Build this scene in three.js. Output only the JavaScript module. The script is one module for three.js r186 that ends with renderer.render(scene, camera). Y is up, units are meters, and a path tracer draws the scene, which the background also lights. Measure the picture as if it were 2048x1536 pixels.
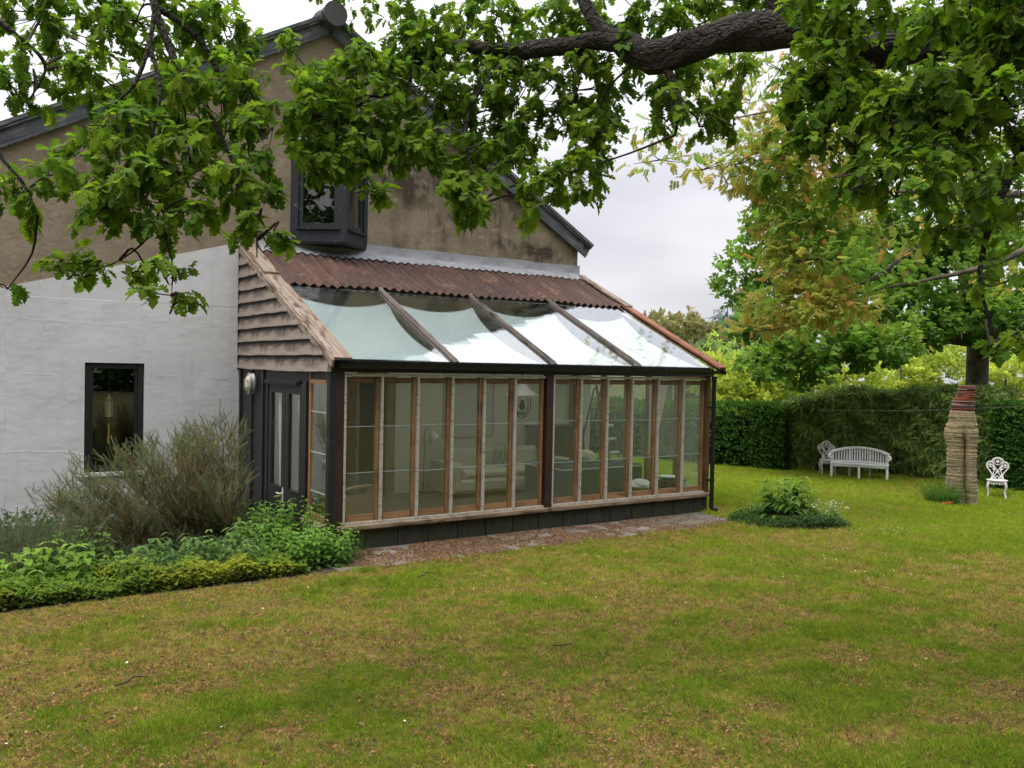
import * as THREE from 'three';
import { mergeGeometries } from 'three/addons/utils/BufferGeometryUtils.js';

// ---------------------------------------------------------------- camera, sky, sun, exposure
const scene = new THREE.Scene();
const camera = new THREE.PerspectiveCamera(47.37, 4 / 3, 0.1, 600);
camera.position.set(-4.224, 2.35, 13.752);
camera.rotation.order = 'YXZ';
camera.rotation.set(-1.104 * Math.PI / 180, -34.323 * Math.PI / 180, 1.1 * Math.PI / 180);
camera.updateMatrixWorld(true);
const renderer = new THREE.WebGLRenderer({ antialias: true });
renderer.toneMapping = THREE.LinearToneMapping;
renderer.toneMappingExposure = 1.75;
renderer.shadowMap.enabled = true;

const SUN = new THREE.Vector3(-0.4, 0.88, 0.14).normalize();
const sun = new THREE.DirectionalLight(new THREE.Color(1, 0.91, 0.76), 1.5);
sun.position.copy(SUN).multiplyScalar(60); sun.target.position.set(4, 0, 4);
sun.castShadow = true; sun.shadow.radius = 60; sun.shadow.mapSize.set(2048, 2048);
Object.assign(sun.shadow.camera, { left: -40, right: 40, top: 40, bottom: -40, near: 1, far: 160 });
scene.add(sun, sun.target);

// ---------------------------------------------------------------- random numbers and noise
function mulberry(a) { return () => { a |= 0; a = a + 0x6D2B79F5 | 0; let t = Math.imul(a ^ a >>> 15, 1 | a); t = t + Math.imul(t ^ t >>> 7, 61 | t) ^ t; return ((t ^ t >>> 14) >>> 0) / 4294967296; }; }
let rnd = mulberry(7);
const rr = (a, b) => a + (b - a) * rnd();
const clamp = (x, a = 0, b = 1) => Math.min(b, Math.max(a, x));
const smooth = (a, b, x) => { const t = clamp((x - a) / (b - a)); return t * t * (3 - 2 * t); };
const mix = (a, b, t) => a + (b - a) * t;
const mix3 = (a, b, t) => [mix(a[0], b[0], t), mix(a[1], b[1], t), mix(a[2], b[2], t)];
function hash(ix, iy, s) { let h = Math.imul(ix, 374761393) + Math.imul(iy, 668265263) + Math.imul(s, 2147483647 ^ 0x1b873593) | 0; h = Math.imul(h ^ h >>> 13, 1274126177); return ((h ^ h >>> 16) >>> 0) / 4294967296; }
function vnoise(x, y, p, s) { // value noise with period p (0: none)
  const x0 = Math.floor(x), y0 = Math.floor(y), fx = x - x0, fy = y - y0, u = fx * fx * (3 - 2 * fx), v = fy * fy * (3 - 2 * fy);
  const w = p ? (k) => ((k % p) + p) % p : (k) => k;
  const a = hash(w(x0), w(y0), s), b = hash(w(x0 + 1), w(y0), s), c = hash(w(x0), w(y0 + 1), s), d = hash(w(x0 + 1), w(y0 + 1), s);
  return a + (b - a) * u + (c - a) * v + (a - b - c + d) * u * v;
}
function fbm(x, y, p, s, oct = 4) { let t = 0, a = 0.5, n = 0; for (let i = 0; i < oct; i++) { t += a * vnoise(x, y, p, s + i * 17); n += a; x *= 2; y *= 2; p *= 2; a *= 0.5; } return t / n; }
const enc = (c) => { c = clamp(c); return 255 * (c <= 0.0031308 ? 12.92 * c : 1.055 * Math.pow(c, 1 / 2.4) - 0.055); };
function tex(w, h, fn, { data = false, rep = null } = {}) { // fn(u, v) -> [r, g, b] linear, or a grey number for data maps
  const d = new Uint8Array(w * h * 4);
  for (let j = 0; j < h; j++) for (let i = 0; i < w; i++) {
    const c = fn((i + 0.5) / w, (j + 0.5) / h), k = (j * w + i) * 4;
    if (data) d[k] = d[k + 1] = d[k + 2] = 255 * clamp(c); else { d[k] = enc(c[0]); d[k + 1] = enc(c[1]); d[k + 2] = enc(c[2]); }
    d[k + 3] = 255;
  }
  const t = new THREE.DataTexture(d, w, h); t.magFilter = THREE.LinearFilter; t.minFilter = THREE.LinearMipmapLinearFilter; t.generateMipmaps = true;
  t.wrapS = t.wrapT = THREE.RepeatWrapping; if (!data) t.colorSpace = THREE.SRGBColorSpace; if (rep) t.repeat.set(rep[0], rep[1]); t.needsUpdate = true; return t;
}
// overcast sky: brighter overhead than near the horizon, with soft cloud banks
{
  const W = 1024, H = 512, d = new Float32Array(W * H * 4);
  for (let j = 0; j < H; j++) {
    const el = ((j + 0.5) / H - 0.5) * Math.PI, s = Math.max(0, Math.sin(el));
    for (let i = 0; i < W; i++) {
      const az = ((i + 0.5) / W - 0.5) * 2 * Math.PI, cx = Math.cos(az) * Math.cos(el), cz = Math.sin(az) * Math.cos(el);
      const k = 1 / (s + 0.16), n = fbm(cx * k * 1.1 + 40, cz * k * 1.1 + 40, 0, 91, 5), m = fbm(cx * k * 0.45 + 11, cz * k * 0.45 + 70, 0, 33, 3);
      const L = 0.425 * (1 + 4.6 * Math.pow(s, 2.0)) * (1 + 0.75 * (n - 0.5) + 0.55 * (m - 0.5));
      const bl = clamp(0.5 - (n - 0.5) * 2.4 - (m - 0.5)), o = (j * W + i) * 4;
      d[o] = L * (0.97 - 0.02 * bl); d[o + 1] = L * 0.965; d[o + 2] = L * (1.01 + 0.05 * bl); d[o + 3] = 1;
    }
  }
  const t = new THREE.DataTexture(d, W, H, THREE.RGBAFormat, THREE.FloatType); t.magFilter = THREE.LinearFilter; t.minFilter = THREE.LinearFilter; t.mapping = THREE.EquirectangularReflectionMapping; t.needsUpdate = true;
  scene.background = t; scene.environment = t;
}

// ---------------------------------------------------------------- scene helpers
const V3 = (x, y, z) => new THREE.Vector3(x, y, z);
const used = new Map();
function numbered(name) { const n = used.get(name) || 0; used.set(name, n + 1); return n ? name + '_' + String(n).padStart(3, '0') : name; }
function tag(o, label, category, group, kind) { if (label) o.userData.label = label; if (category) o.userData.category = category; if (group) o.userData.group = group; if (kind) o.userData.kind = kind; return o; }
function thing(name, label, category, [x, y, z] = [0, 0, 0], turn = 0, group) { const o = new THREE.Group(); o.name = numbered(name); o.position.set(x, y, z); o.rotation.y = turn; scene.add(o); return tag(o, label, category, group); }
function part(name, geo, m, parent, pos) { const o = new THREE.Mesh(Array.isArray(geo) ? merge(geo) : geo, m); o.name = name; o.castShadow = o.receiveShadow = true; if (pos) o.position.set(...pos); parent.add(o); return o; }
function struct(name, geo, m) { const o = part(numbered(name), geo, m, scene); return tag(o, null, null, null, 'structure'); }
function group(name, parent) { const o = new THREE.Group(); o.name = name; parent.add(o); return o; }
function merge(list) { const l = list.map((g) => { g = g.index ? g.toNonIndexed() : g; for (const k of Object.keys(g.attributes)) if (!['position', 'normal', 'uv'].includes(k)) g.deleteAttribute(k); return g; }); return l.length === 1 ? l[0] : mergeGeometries(l); }
function instanced(name, geo, m, mats, cols, parent) {
  const o = new THREE.InstancedMesh(geo, m, mats.length); o.name = name; o.castShadow = o.receiveShadow = true;
  for (let i = 0; i < mats.length; i++) { o.setMatrixAt(i, mats[i]); if (cols) o.setColorAt(i, cols[i]); }
  o.userData.kind = 'stuff'; (parent || scene).add(o); return o;
}
// box with uv in metres; u runs along the longest side (the grain of wood); a little uv offset for each
function bx(w, h, d, x = 0, y = 0, z = 0, o = {}) {
  const g = new THREE.BoxGeometry(w, h, d).toNonIndexed(); if (o.taper) { const p = g.attributes.position; for (let i = 0; i < p.count; i++) o.taper(p, i); g.computeVertexNormals(); }
  boxUV(g, [w, h, d]);
  if (o.rx) g.rotateX(o.rx); if (o.rz) g.rotateZ(o.rz); if (o.ry) g.rotateY(o.ry);
  return g.translate(x, y, z);
}
function boxUV(g, dims) {
  const p = g.attributes.position, n = g.attributes.normal, uv = new Float32Array(p.count * 2), ou = rnd() * 7, ov = rnd() * 7;
  for (let i = 0; i < p.count; i++) {
    const a = [Math.abs(n.getX(i)), Math.abs(n.getY(i)), Math.abs(n.getZ(i))], ax = a.indexOf(Math.max(...a)); let [s, t] = [0, 1, 2].filter((k) => k !== ax);
    if (dims && dims[t] > dims[s]) [s, t] = [t, s];
    uv[2 * i] = p.getComponent(i, s) + ou; uv[2 * i + 1] = p.getComponent(i, t) + ov;
  }
  g.setAttribute('uv', new THREE.BufferAttribute(uv, 2)); return g;
}
// a tapered tube through points with radii; uv: u round, v along, in metres
function tube(pts, radii, seg = 8, steps = 4, wob = 0) {
  const curve = new THREE.CatmullRomCurve3(pts, false, 'centripetal'), N = Math.max(1, (pts.length - 1) * steps), pos = [], uv = [], idx = [];
  let up = V3(0.31, 0.2, 0.93).normalize(), len = 0, last = null;
  for (let i = 0; i <= N; i++) {
    const t = i / N, c = pts.length === 2 ? pts[0].clone().lerp(pts[1], t) : curve.getPoint(t), d = pts.length === 2 ? pts[1].clone().sub(pts[0]).normalize() : curve.getTangent(t);
    const k = t * (radii.length - 1), k0 = Math.min(radii.length - 2, Math.floor(k)), r0 = radii.length === 1 ? radii[0] : mix(radii[k0], radii[k0 + 1], k - k0);
    const s = up.clone().cross(d); if (s.lengthSq() < 1e-4) s.set(1, 0, 0); s.normalize(); up = d.clone().cross(s).normalize();
    if (last) len += c.distanceTo(last); last = c;
    for (let j = 0; j <= seg; j++) {
      const a = j / seg * Math.PI * 2, r = r0 * (wob ? 1 + wob * (vnoise(Math.cos(a) * 1.5 + 20, len / (r0 * 3) + Math.sin(a) * 1.5 + 9, 0, 5) - 0.5) : 1);
      pos.push(c.x + r * (Math.cos(a) * s.x + Math.sin(a) * up.x), c.y + r * (Math.cos(a) * s.y + Math.sin(a) * up.y), c.z + r * (Math.cos(a) * s.z + Math.sin(a) * up.z));
      uv.push(a * Math.max(r0, 0.01), len);
    }
  }
  for (let i = 0; i < N; i++) for (let j = 0; j < seg; j++) { const a = i * (seg + 1) + j, b = a + seg + 1; idx.push(a, b, a + 1, b, b + 1, a + 1); }
  const g = new THREE.BufferGeometry(); g.setAttribute('position', new THREE.Float32BufferAttribute(pos, 3)); g.setAttribute('uv', new THREE.Float32BufferAttribute(uv, 2)); g.setIndex(idx); g.computeVertexNormals();
  return g;
}
const cylY = (r0, r1, h, x, y, z, seg = 12) => new THREE.CylinderGeometry(r1, r0, h, seg).translate(x, y + h / 2, z);
function bar(a, b, w, h) { const d = b.clone().sub(a), L = d.length(), g = bx(L, h, w); const m = new THREE.Matrix4(), xa = d.normalize(), za = xa.clone().cross(V3(0, 1, 0)); if (za.lengthSq() < 1e-6) za.set(0, 0, 1); za.normalize(); const ya = za.clone().cross(xa); m.makeBasis(xa, ya, za).setPosition(a.clone().lerp(b, 0.5)); return g.applyMatrix4(m); }
const extr = (pts, depth, o = {}) => { const s = new THREE.Shape(pts.map(([x, y]) => new THREE.Vector2(x, y))); for (const h of o.holes || []) s.holes.push(new THREE.Path(h.map(([x, y]) => new THREE.Vector2(x, y)))); return new THREE.ExtrudeGeometry(s, { depth, bevelEnabled: !!o.bevel, bevelSize: o.bevel || 0, bevelThickness: o.bevel || 0, bevelSegments: 1, curveSegments: o.seg || 8 }); };
// a point seen in that direction at that depth from where the photographer stood (photo pixels, metres)
function at(px, py, depth) { const k = 1750.6; return V3((px - 1024) / k * depth, -(py - 768) / k * depth, -depth).applyMatrix4(camera.matrixWorld); }
// the lie of the land: level by the house, falling gently to the far hedge, rising towards the oak
function ground(x, z) { return -0.5 * smooth(6.5, 17, x) + 0.06 * Math.max(0, z - 5.2) * smooth(4.5, 7, z) * (1 - 0.5 * smooth(2, 9, x)) * (1 - smooth(18, 40, z) * 0.6); }

// ---------------------------------------------------------------- materials
const std = (o) => new THREE.MeshStandardMaterial(o);
const lin = (r, g, b) => new THREE.Color().setRGB(r, g, b);
const M = {};
const grain = (a, b, c, s, cracks = 0.5) => tex(1024, 256, (u, v) => { // wood grain along u; tile 2 m x 0.5 m
  const w = fbm(u * 4, v * 6, 4, s, 3) * 1.6, f = fbm(u * 6, v * 64 + w * 4, 64, s + 3, 3), k = fbm(u * 10, v * 10, 10, s + 7, 4), cr = smooth(0.66, 0.8, vnoise(u * 8, v * 128, 8, s + 11)) * smooth(0.5, 0.7, k);
  let col = mix3(a, b, clamp((f - 0.25) * 1.8)); col = mix3(col, c, smooth(0.48, 0.8, k)); return col.map((x) => x * (1 - cracks * cr));
}, { rep: [0.5, 2] });
const grainBump = tex(512, 256, (u, v) => fbm(u * 5, v * 64, 0, 5, 3), { data: true, rep: [0.5, 2] });
M.board = std({ map: tex(1024, 512, (u, v) => { // weathered boards: paler below, darker in ragged streaks towards the lap
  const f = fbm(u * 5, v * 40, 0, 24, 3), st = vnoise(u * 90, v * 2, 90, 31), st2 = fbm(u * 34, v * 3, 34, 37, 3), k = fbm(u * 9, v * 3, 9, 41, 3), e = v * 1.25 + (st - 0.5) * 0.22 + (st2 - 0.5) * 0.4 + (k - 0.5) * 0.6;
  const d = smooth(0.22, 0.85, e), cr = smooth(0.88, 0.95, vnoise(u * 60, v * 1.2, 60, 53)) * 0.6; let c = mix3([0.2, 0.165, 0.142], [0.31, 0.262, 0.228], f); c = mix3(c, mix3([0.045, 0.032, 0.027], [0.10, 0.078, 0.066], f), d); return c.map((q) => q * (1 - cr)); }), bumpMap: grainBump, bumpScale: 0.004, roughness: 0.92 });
M.weather = std({ map: grain([0.10, 0.082, 0.072], [0.235, 0.2, 0.175], [0.05, 0.036, 0.03], 21, 0.6), bumpMap: grainBump, bumpScale: 0.004, roughness: 0.92 });
M.barge = std({ map: grain([0.15, 0.11, 0.085], [0.34, 0.28, 0.22], [0.10, 0.05, 0.025], 45, 0.6), bumpMap: grainBump, bumpScale: 0.004, roughness: 0.92 });
M.pine = std({ map: grain([0.2, 0.105, 0.045], [0.33, 0.19, 0.09], [0.13, 0.065, 0.028], 61, 0.25), roughness: 0.5 });
M.pineDark = std({ map: grain([0.10, 0.05, 0.022], [0.17, 0.09, 0.04], [0.06, 0.03, 0.014], 66, 0.25), roughness: 0.5 });
M.maroon = std({ map: grain([0.026, 0.009, 0.006], [0.045, 0.016, 0.010], [0.016, 0.008, 0.006], 73, 0.3), roughness: 0.55 });
M.sill = std({ map: grain([0.2, 0.14, 0.085], [0.33, 0.25, 0.17], [0.1, 0.06, 0.035], 81, 0.6), bumpMap: grainBump, bumpScale: 0.003, roughness: 0.9 });
M.flaky = std({ map: tex(512, 256, (u, v) => { const n = fbm(u * 70, v * 30, 0, 5, 4), f = fbm(u * 8, v * 64, 0, 8, 3); return mix3([0.46, 0.44, 0.38], [0.2, 0.165, 0.12], smooth(0.5, 0.7, n) * 0.7 + 0.25 * f); }, { rep: [1, 2] }), roughness: 0.75 });
M.blackWood = std({ map: tex(512, 256, (u, v) => { const f = fbm(u * 6, v * 60, 0, 3, 3), n = fbm(u * 16, v * 16, 16, 9, 4), k = 0.007 + 0.008 * f + 0.016 * smooth(0.62, 0.85, n); return [k, k * 1.02, k * 1.14]; }, { rep: [0.6, 1] }), bumpMap: grainBump, bumpScale: 0.002, roughness: 0.5 });
M.blueBlack = std({ map: tex(512, 256, (u, v) => { const f = fbm(u * 6, v * 60, 0, 3, 3), n = fbm(u * 30, v * 60, 30, 9, 4), k = 0.012 + 0.012 * f; const fl = smooth(0.76, 0.8, n); return mix3([k * 0.36, k * 0.5, k * 0.85], [0.3, 0.28, 0.24], fl * 0.5); }, { rep: [0.6, 1] }), roughness: 0.6 });
M.black = std({ color: lin(0.010, 0.011, 0.012), roughness: 0.28 });
M.blackMatt = std({ color: lin(0.012, 0.011, 0.010), roughness: 0.8 });
M.glass = new THREE.MeshPhysicalMaterial({ color: lin(0.93, 0.965, 0.94), transmission: 1, thickness: 0, roughness: 0.0, ior: 1.75 });
M.dimGlass = [0.2, 0.27, 0.33].map((r) => new THREE.MeshPhysicalMaterial({ color: lin(0.93, 0.95, 0.90), transmission: 1, thickness: 0, roughness: r, ior: 1.75 })); // panes misted by age
M.roofGlass = new THREE.MeshPhysicalMaterial({ color: lin(0.92, 0.965, 0.96), transmission: 1, thickness: 0, roughness: 0.0, ior: 2.35, bumpMap: tex(512, 512, (u, v) => fbm(u * 4, v * 4, 4, 6, 3), { data: true, rep: [0.35, 0.35] }), bumpScale: 0.012 });
M.lap = std({ color: lin(0.28, 0.33, 0.32), roughness: 0.5 });
M.white = std({ color: lin(0.7, 0.7, 0.68), roughness: 0.45 });
M.plaster = std({ color: lin(0.68, 0.645, 0.52), roughness: 0.9, bumpMap: tex(512, 512, (u, v) => fbm(u * 12, v * 12, 12, 4, 4), { data: true, rep: [0.5, 0.5] }), bumpScale: 0.004 });
M.lead = std({ map: tex(256, 256, (u, v) => { const n = fbm(u * 8, v * 8, 8, 4, 4); return mix3([0.16, 0.165, 0.18], [0.34, 0.345, 0.36], n); }), roughness: 0.6, metalness: 0.15 });
M.rust = std({ map: tex(1024, 512, (u, v) => { const n = 0.5 * fbm(u * 16, v * 2.5, 0, 4, 5) + 0.5 * fbm(u * 50, v * 20, 0, 44, 4), k = 0.6 * fbm(u * 44, v * 4, 0, 14, 5) + 0.4 * fbm(u * 90, v * 60, 0, 19, 4), st = fbm(u * 120, v * 3, 0, 6, 4); let c = mix3([0.032, 0.0155, 0.012], [0.088, 0.042, 0.031], clamp(n * 1.5 - 0.25)); c = mix3(c, [0.19, 0.10, 0.062], smooth(0.54, 0.75, k) * 0.6); c = mix3(c, [0.035, 0.018, 0.015], smooth(0.55, 0.8, st) * 0.6); return c; }, { rep: [0.15, 0.6] }), roughness: 0.85, bumpMap: tex(256, 256, (u, v) => fbm(u * 32, v * 32, 32, 4, 3), { data: true }), bumpScale: 0.002 });
M.rustBarge = std({ map: grain([0.2, 0.07, 0.035], [0.34, 0.15, 0.08], [0.14, 0.05, 0.03], 33, 0.4), roughness: 0.85 });
M.cloth = new THREE.MeshPhysicalMaterial({ color: lin(0.8, 0.82, 0.82), roughness: 1, transmission: 0.35, thickness: 0, side: THREE.DoubleSide });
M.curtain = new THREE.MeshPhysicalMaterial({ color: lin(0.78, 0.74, 0.66), roughness: 1, transmission: 0.4, thickness: 0, side: THREE.DoubleSide });
M.steel = std({ color: lin(0.45, 0.45, 0.44), metalness: 0.8, roughness: 0.35 });
M.bark = std({ map: tex(512, 512, (u, v) => { const n = fbm(u * 30, v * 22, 0, 4, 4), f = Math.min(1, Math.abs(fbm(u * 22 + fbm(u * 9, v * 9, 0, 2, 2) * 3, v * 9, 0, 8, 3) - 0.5) * 7) * (0.5 + 0.5 * Math.min(1, Math.abs(fbm(u * 18, v * 26, 0, 18, 2) - 0.5) * 9)); return mix3([0.012, 0.0095, 0.0075], [0.055, 0.044, 0.034], clamp(f * 0.75 + n * 0.6 - 0.2)); }, { rep: [1.6, 1.6] }), bumpMap: tex(512, 512, (u, v) => Math.min(1, Math.abs(fbm(u * 22 + fbm(u * 9, v * 9, 0, 2, 2) * 3, v * 9, 0, 8, 3) - 0.5) * 7) * (0.5 + 0.5 * Math.min(1, Math.abs(fbm(u * 18, v * 26, 0, 18, 2) - 0.5) * 9)), { data: true, rep: [1.6, 1.6] }), bumpScale: 0.022, roughness: 0.95 });
M.barkGrey = std({ map: tex(256, 512, (u, v) => mix3([0.035, 0.03, 0.022], [0.13, 0.11, 0.075], clamp(fbm(u * 10, v * 5, 0, 4, 4) * 1.6 - 0.3))), bumpMap: tex(256, 256, (u, v) => fbm(u * 14, v * 4, 0, 8, 3), { data: true }), bumpScale: 0.02, roughness: 0.95 });
M.stem = std({ color: lin(0.11, 0.08, 0.055), roughness: 0.9 });
M.twig = std({ color: lin(0.03, 0.022, 0.016), roughness: 0.9 });
const leafMat = (t = 0.4, rough = 0.55) => new THREE.MeshPhysicalMaterial({ color: 0xffffff, roughness: 1, transmission: t, thickness: 0, side: THREE.DoubleSide, specularIntensity: 0.18 });
M.leaf = leafMat(0.64); M.leafDull = leafMat(0.35);
// ---------------------------------------------------------------- land
const W = 6.69, D = 3.62;
const dry = (x, z) => { // how parched the lawn is here: 0 green, 1 straw and brown clippings
  const n = fbm(x * 0.7 + 30, z * 0.7 + 30, 0, 3, 4), m = fbm(x * 3.2 + 9, z * 3.2 + 5, 0, 8, 4);
  const oak = 1 - smooth(7, 12.5, Math.hypot(x + 1.5, (z - 9) * 1.1)), d = oak * 0.5 + 0.5 * (1 - smooth(3.5, 9.0, x)) * 0.55;
  return clamp(d * 0.85 + (n - 0.5) * 1.7 + (m - 0.5) * 2.2 + 0.13 + (x < 6.5 ? 0.5 * Math.exp(-Math.pow((z - 4.75) / 0.3, 2)) : 0));
};
{
  const xs = [], zs = []; for (let i = -34; i <= 34; i++) { const s = Math.sign(i), a = Math.abs(i) / 34; xs.push(5 + s * (a * 24 + Math.pow(a, 5) * 276)); zs.push(5 + s * (a * 24 + Math.pow(a, 5) * 276)); }
  const pos = [], uv = [], idx = [], n = xs.length;
  for (const z of zs) for (const x of xs) { pos.push(x, ground(x, z), z); uv.push(x, z); }
  for (let j = 0; j < n - 1; j++) for (let i = 0; i < n - 1; i++) { const a = j * n + i; idx.push(a, a + n, a + 1, a + 1, a + n, a + n + 1); }
  const g = new THREE.BufferGeometry(); g.setAttribute('position', new THREE.Float32BufferAttribute(pos, 3)); g.setAttribute('uv', new THREE.Float32BufferAttribute(uv, 2)); g.setIndex(idx); g.computeVertexNormals();
  // turf colour over the garden itself: 24 m x 24 m, laid out in metres
  const t = tex(1024, 1024, (u, v) => { const x = -8 + u * 28, z = -12 + v * 28, d = dry(x, z), f = hash(u * 1024 | 0, v * 1024 | 0, 5), s = vnoise(u * 700, v * 700, 0, 9); return mix3([0.05, 0.075, 0.010], [0.105, 0.08, 0.026], clamp(d + (s - 0.5) * 0.7)).map((c) => c * (0.6 + 0.6 * f)); });
  t.wrapS = t.wrapT = THREE.MirroredRepeatWrapping; t.repeat.set(1 / 28, 1 / 28); t.offset.set(8 / 28, 12 / 28);
  struct('lawn', g, std({ map: t, roughness: 1 }));
}
{ // soil of the border, and the paved strip in front of the conservatory
  const s = []; const edge = (x) => 4.58 + 0.06 * Math.sin(x * 3.1) + 0.05 * Math.sin(x * 7.7);
  for (let x = -9; x < 0.2; x += 0.3) s.push([x, -edge(x)]); s.push([0.2, -3.6], [0.0, -0.0], [-9, 0]);
  const g = new THREE.ShapeGeometry(new THREE.Shape(s.map((p) => new THREE.Vector2(...p)))).rotateX(-Math.PI / 2).translate(0, 0.006, 0);
  struct('soil', g, std({ map: tex(512, 512, (u, v) => { const n = fbm(u * 40, v * 40, 40, 3, 4); return mix3([0.02, 0.013, 0.008], [0.075, 0.05, 0.03], n); }, { rep: [0.8, 0.8] }), roughness: 1 }));
  const patio = thing('patio', 'strip of worn stone slabs strewn with brown litter along the conservatory', 'paving'); patio.userData = { kind: 'structure' }; patio.name = 'path';
  const stone = [0, 1, 2].map((k) => std({ map: tex(256, 256, (u, v) => { const n = fbm(u * 10, v * 10, 10, 30 + k, 5); return mix3([0.10, 0.085, 0.07], [0.26, 0.225, 0.19], n).map((c) => c * (1 - 0.12 * k)); }), roughness: 0.95, bumpMap: grainBump, bumpScale: 0.003 }));
  for (let r = 0, z = 3.6; r < 2; r++) { const dz = r ? 0.52 : 0.5; for (let x = -0.02 - r * 0.25; x < 6.6;) { const w = rr(0.5, 0.75); part('paving_slab', bx(w - 0.018, 0.05, dz - 0.018, x + w / 2, -0.010 + rr(-0.004, 0.006), z + dz / 2 + rr(-0.01, 0.01), { ry: rr(-0.01, 0.01) }), stone[rnd() * 3 | 0], patio); x += w; } z += dz; }
}

// ---------------------------------------------------------------- house
const RX = 1.38, RY = 7.89, EL = -4.5, ER = 6.69, SL = 0.555, SR = 0.585;
const yl = (x) => RY - SL * (RX - x), yr = (x) => RY - SR * (x - RX);
const house = thing('house', 'gabled house with tan rendered upper wall and whitewashed lower wall', 'house');
{
  const win = [[-2.22, 0.72], [-1.42, 0.72], [-1.42, 2.3], [-2.22, 2.3]], bay = [[0.86, 4.34], [2.04, 4.34], [2.04, 5.8], [0.86, 5.8]], door = [[1.98, 0.1], [2.52, 0.1], [2.52, 2.15], [1.98, 2.15]];
  const outline = [[EL, -0.3], [ER, -0.3], [ER, yr(ER)], [RX, RY], [EL, yl(EL)]];
  const g = extr(outline, 0.32, { holes: [win, bay, door] }).translate(0, 0, -0.32); 
  // old cement render: tan, with brown algae stains under the right verge, beside the bay and on the left shoulder (photo)
  const stain = [[4.5, 5.4, 1.0, 0.5, 0.9], [5.9, 4.7, 0.9, 0.4, 0.9], [3.1, 5.7, 0.8, 0.5, 0.9], [2.7, 5.1, 0.3, 0.5, 0.3], [3.6, 4.9, 0.25, 0.7, 0.35], [5.0, 4.7, 0.3, 0.5, 0.5], [-2.2, 4.9, 0.35, 0.55, 0.5], [-1.2, 5.4, 0.5, 0.2, 0.3], [-2.9, 5.0, 0.2, 0.3, 0.3], [0.3, 6.4, 0.25, 0.4, 0.3]];
  const map = tex(1536, 768, (u, v) => {
    const x = -5 + u * 12, y = 2.5 + v * 6, n = fbm(u * 60, v * 30, 0, 3, 5), k = fbm(u * 14, v * 7, 0, 9, 4), run = fbm(u * 110, v * 7, 0, 12, 3);
    let c = mix3([0.21, 0.168, 0.11], [0.29, 0.235, 0.16], clamp(n * 1.4 - 0.2)); let s = 0; const jx = (fbm(u * 20, v * 10, 0, 21, 4) - 0.5) * 1.3, jy = (fbm(u * 20, v * 10, 0, 27, 4) - 0.5) * 0.9;
    for (const [a, b, w, h, q] of stain) s = Math.max(s, q * Math.exp(-(((x + jx - a) / w) ** 2 + ((y + jy - b) / h) ** 2)));
    const mo = smooth(0.44, 0.62, fbm(u * 46, v * 20, 0, 61, 5)); s = clamp(s * (0.35 + 0.7 * run + 0.5 * mo) + 0.22 * mo * smooth(1.8, 3.2, x) + 0.25 * smooth(0.55, 0.75, k) * (0.4 + run) + 0.18 * smooth(0.5, 0.8, run) * smooth(1.5, 3, x));
    c = mix3(c, [0.05, 0.036, 0.022], clamp(s * 1.05)); return mix3(c, [0.36, 0.33, 0.27], smooth(0.72, 0.8, fbm(u * 160, v * 80, 0, 31, 3)) * 0.35);
  });
  map.wrapS = map.wrapT = THREE.ClampToEdgeWrapping; map.repeat.set(1 / 12, 1 / 6); map.offset.set(5 / 12, -2.5 / 6);
  part('wall', g, std({ map, roughness: 0.95, bumpMap: tex(512, 512, (u, v) => fbm(u * 24, v * 24, 24, 4, 5), { data: true, rep: [0.8, 0.8] }), bumpScale: 0.008 }), house);
  // whitewash over the lower left wall, its top edge raking up to the conservatory
  const wb = tex(1024, 1024, (u, v) => { const a = fbm(u * 6, v * 9, 0, 3, 4) * mix(0.35, 1.3, smooth(0.35, 0.65, fbm(u * 4, v * 4, 4, 29, 3))), b = fbm(u * 40, v * 60, 20, 7, 3), cr = (o, s, k) => { const y = o + 0.012 * (fbm(u * 6, o * 10, 6, s, 4) - 0.5) * 4; return Math.exp(-Math.pow((v - y) / 0.004, 2)) * smooth(0.35, 0.6, vnoise(u * 9, o * 9, 9, s + 2)) * k; }; return 0.6 * a + 0.12 * b + cr(0.32, 3, 0.07) + cr(0.66, 8, 0.07) + cr(0.9, 12, 0.05); }, { data: true, rep: [1 / 3.2, 1 / 3.2] });
  const wm = tex(1024, 1024, (u, v) => { const n = fbm(u * 5, v * 5, 5, 3, 5), k = fbm(u * 60, v * 60, 60, 8, 3), st = fbm(u * 40, v * 3, 0, 9, 3); let c = mix3([0.54, 0.54, 0.535], [0.62, 0.62, 0.615], clamp(n * 1.7 - 0.3)); c = mix3(c, [0.28, 0.27, 0.26], smooth(0.7, 0.85, k) * 0.2 + smooth(0.6, 0.78, st) * 0.12); return c; }, { rep: [1 / 5.3, 1 / 5.3] });
  part('whitewash', extr([[EL + 0.01, -0.3], [0, -0.3], [0, 4.225], [EL + 0.01, 2.95]], 0.012, { holes: [win] }), std({ map: wm, bumpMap: wb, bumpScale: 0.02, roughness: 0.85 }), house);
  // remaining walls, roof, verge boards and ridge tiles
  const inner = std({ color: lin(0.12, 0.1, 0.08), roughness: 1 });
  part('side_wall', [bx(0.3, yr(ER) + 0.3, 9, ER - 0.15, (yr(ER) - 0.3) / 2 - 0.1, -4.83)], inner, house); part('side_wall', [bx(0.3, yl(EL) + 0.3, 9, EL + 0.15, (yl(EL) - 0.3) / 2 - 0.1, -4.83)], inner, house);
  part('back_wall', extr([[EL + 0.31, -0.3], [ER - 0.31, -0.3], [ER - 0.31, yr(ER - 0.31) - 0.1], [RX, RY - 0.1], [EL + 0.31, yl(EL + 0.31) - 0.1]], 0.3).translate(0, 0, -9.3), inner, house);
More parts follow.
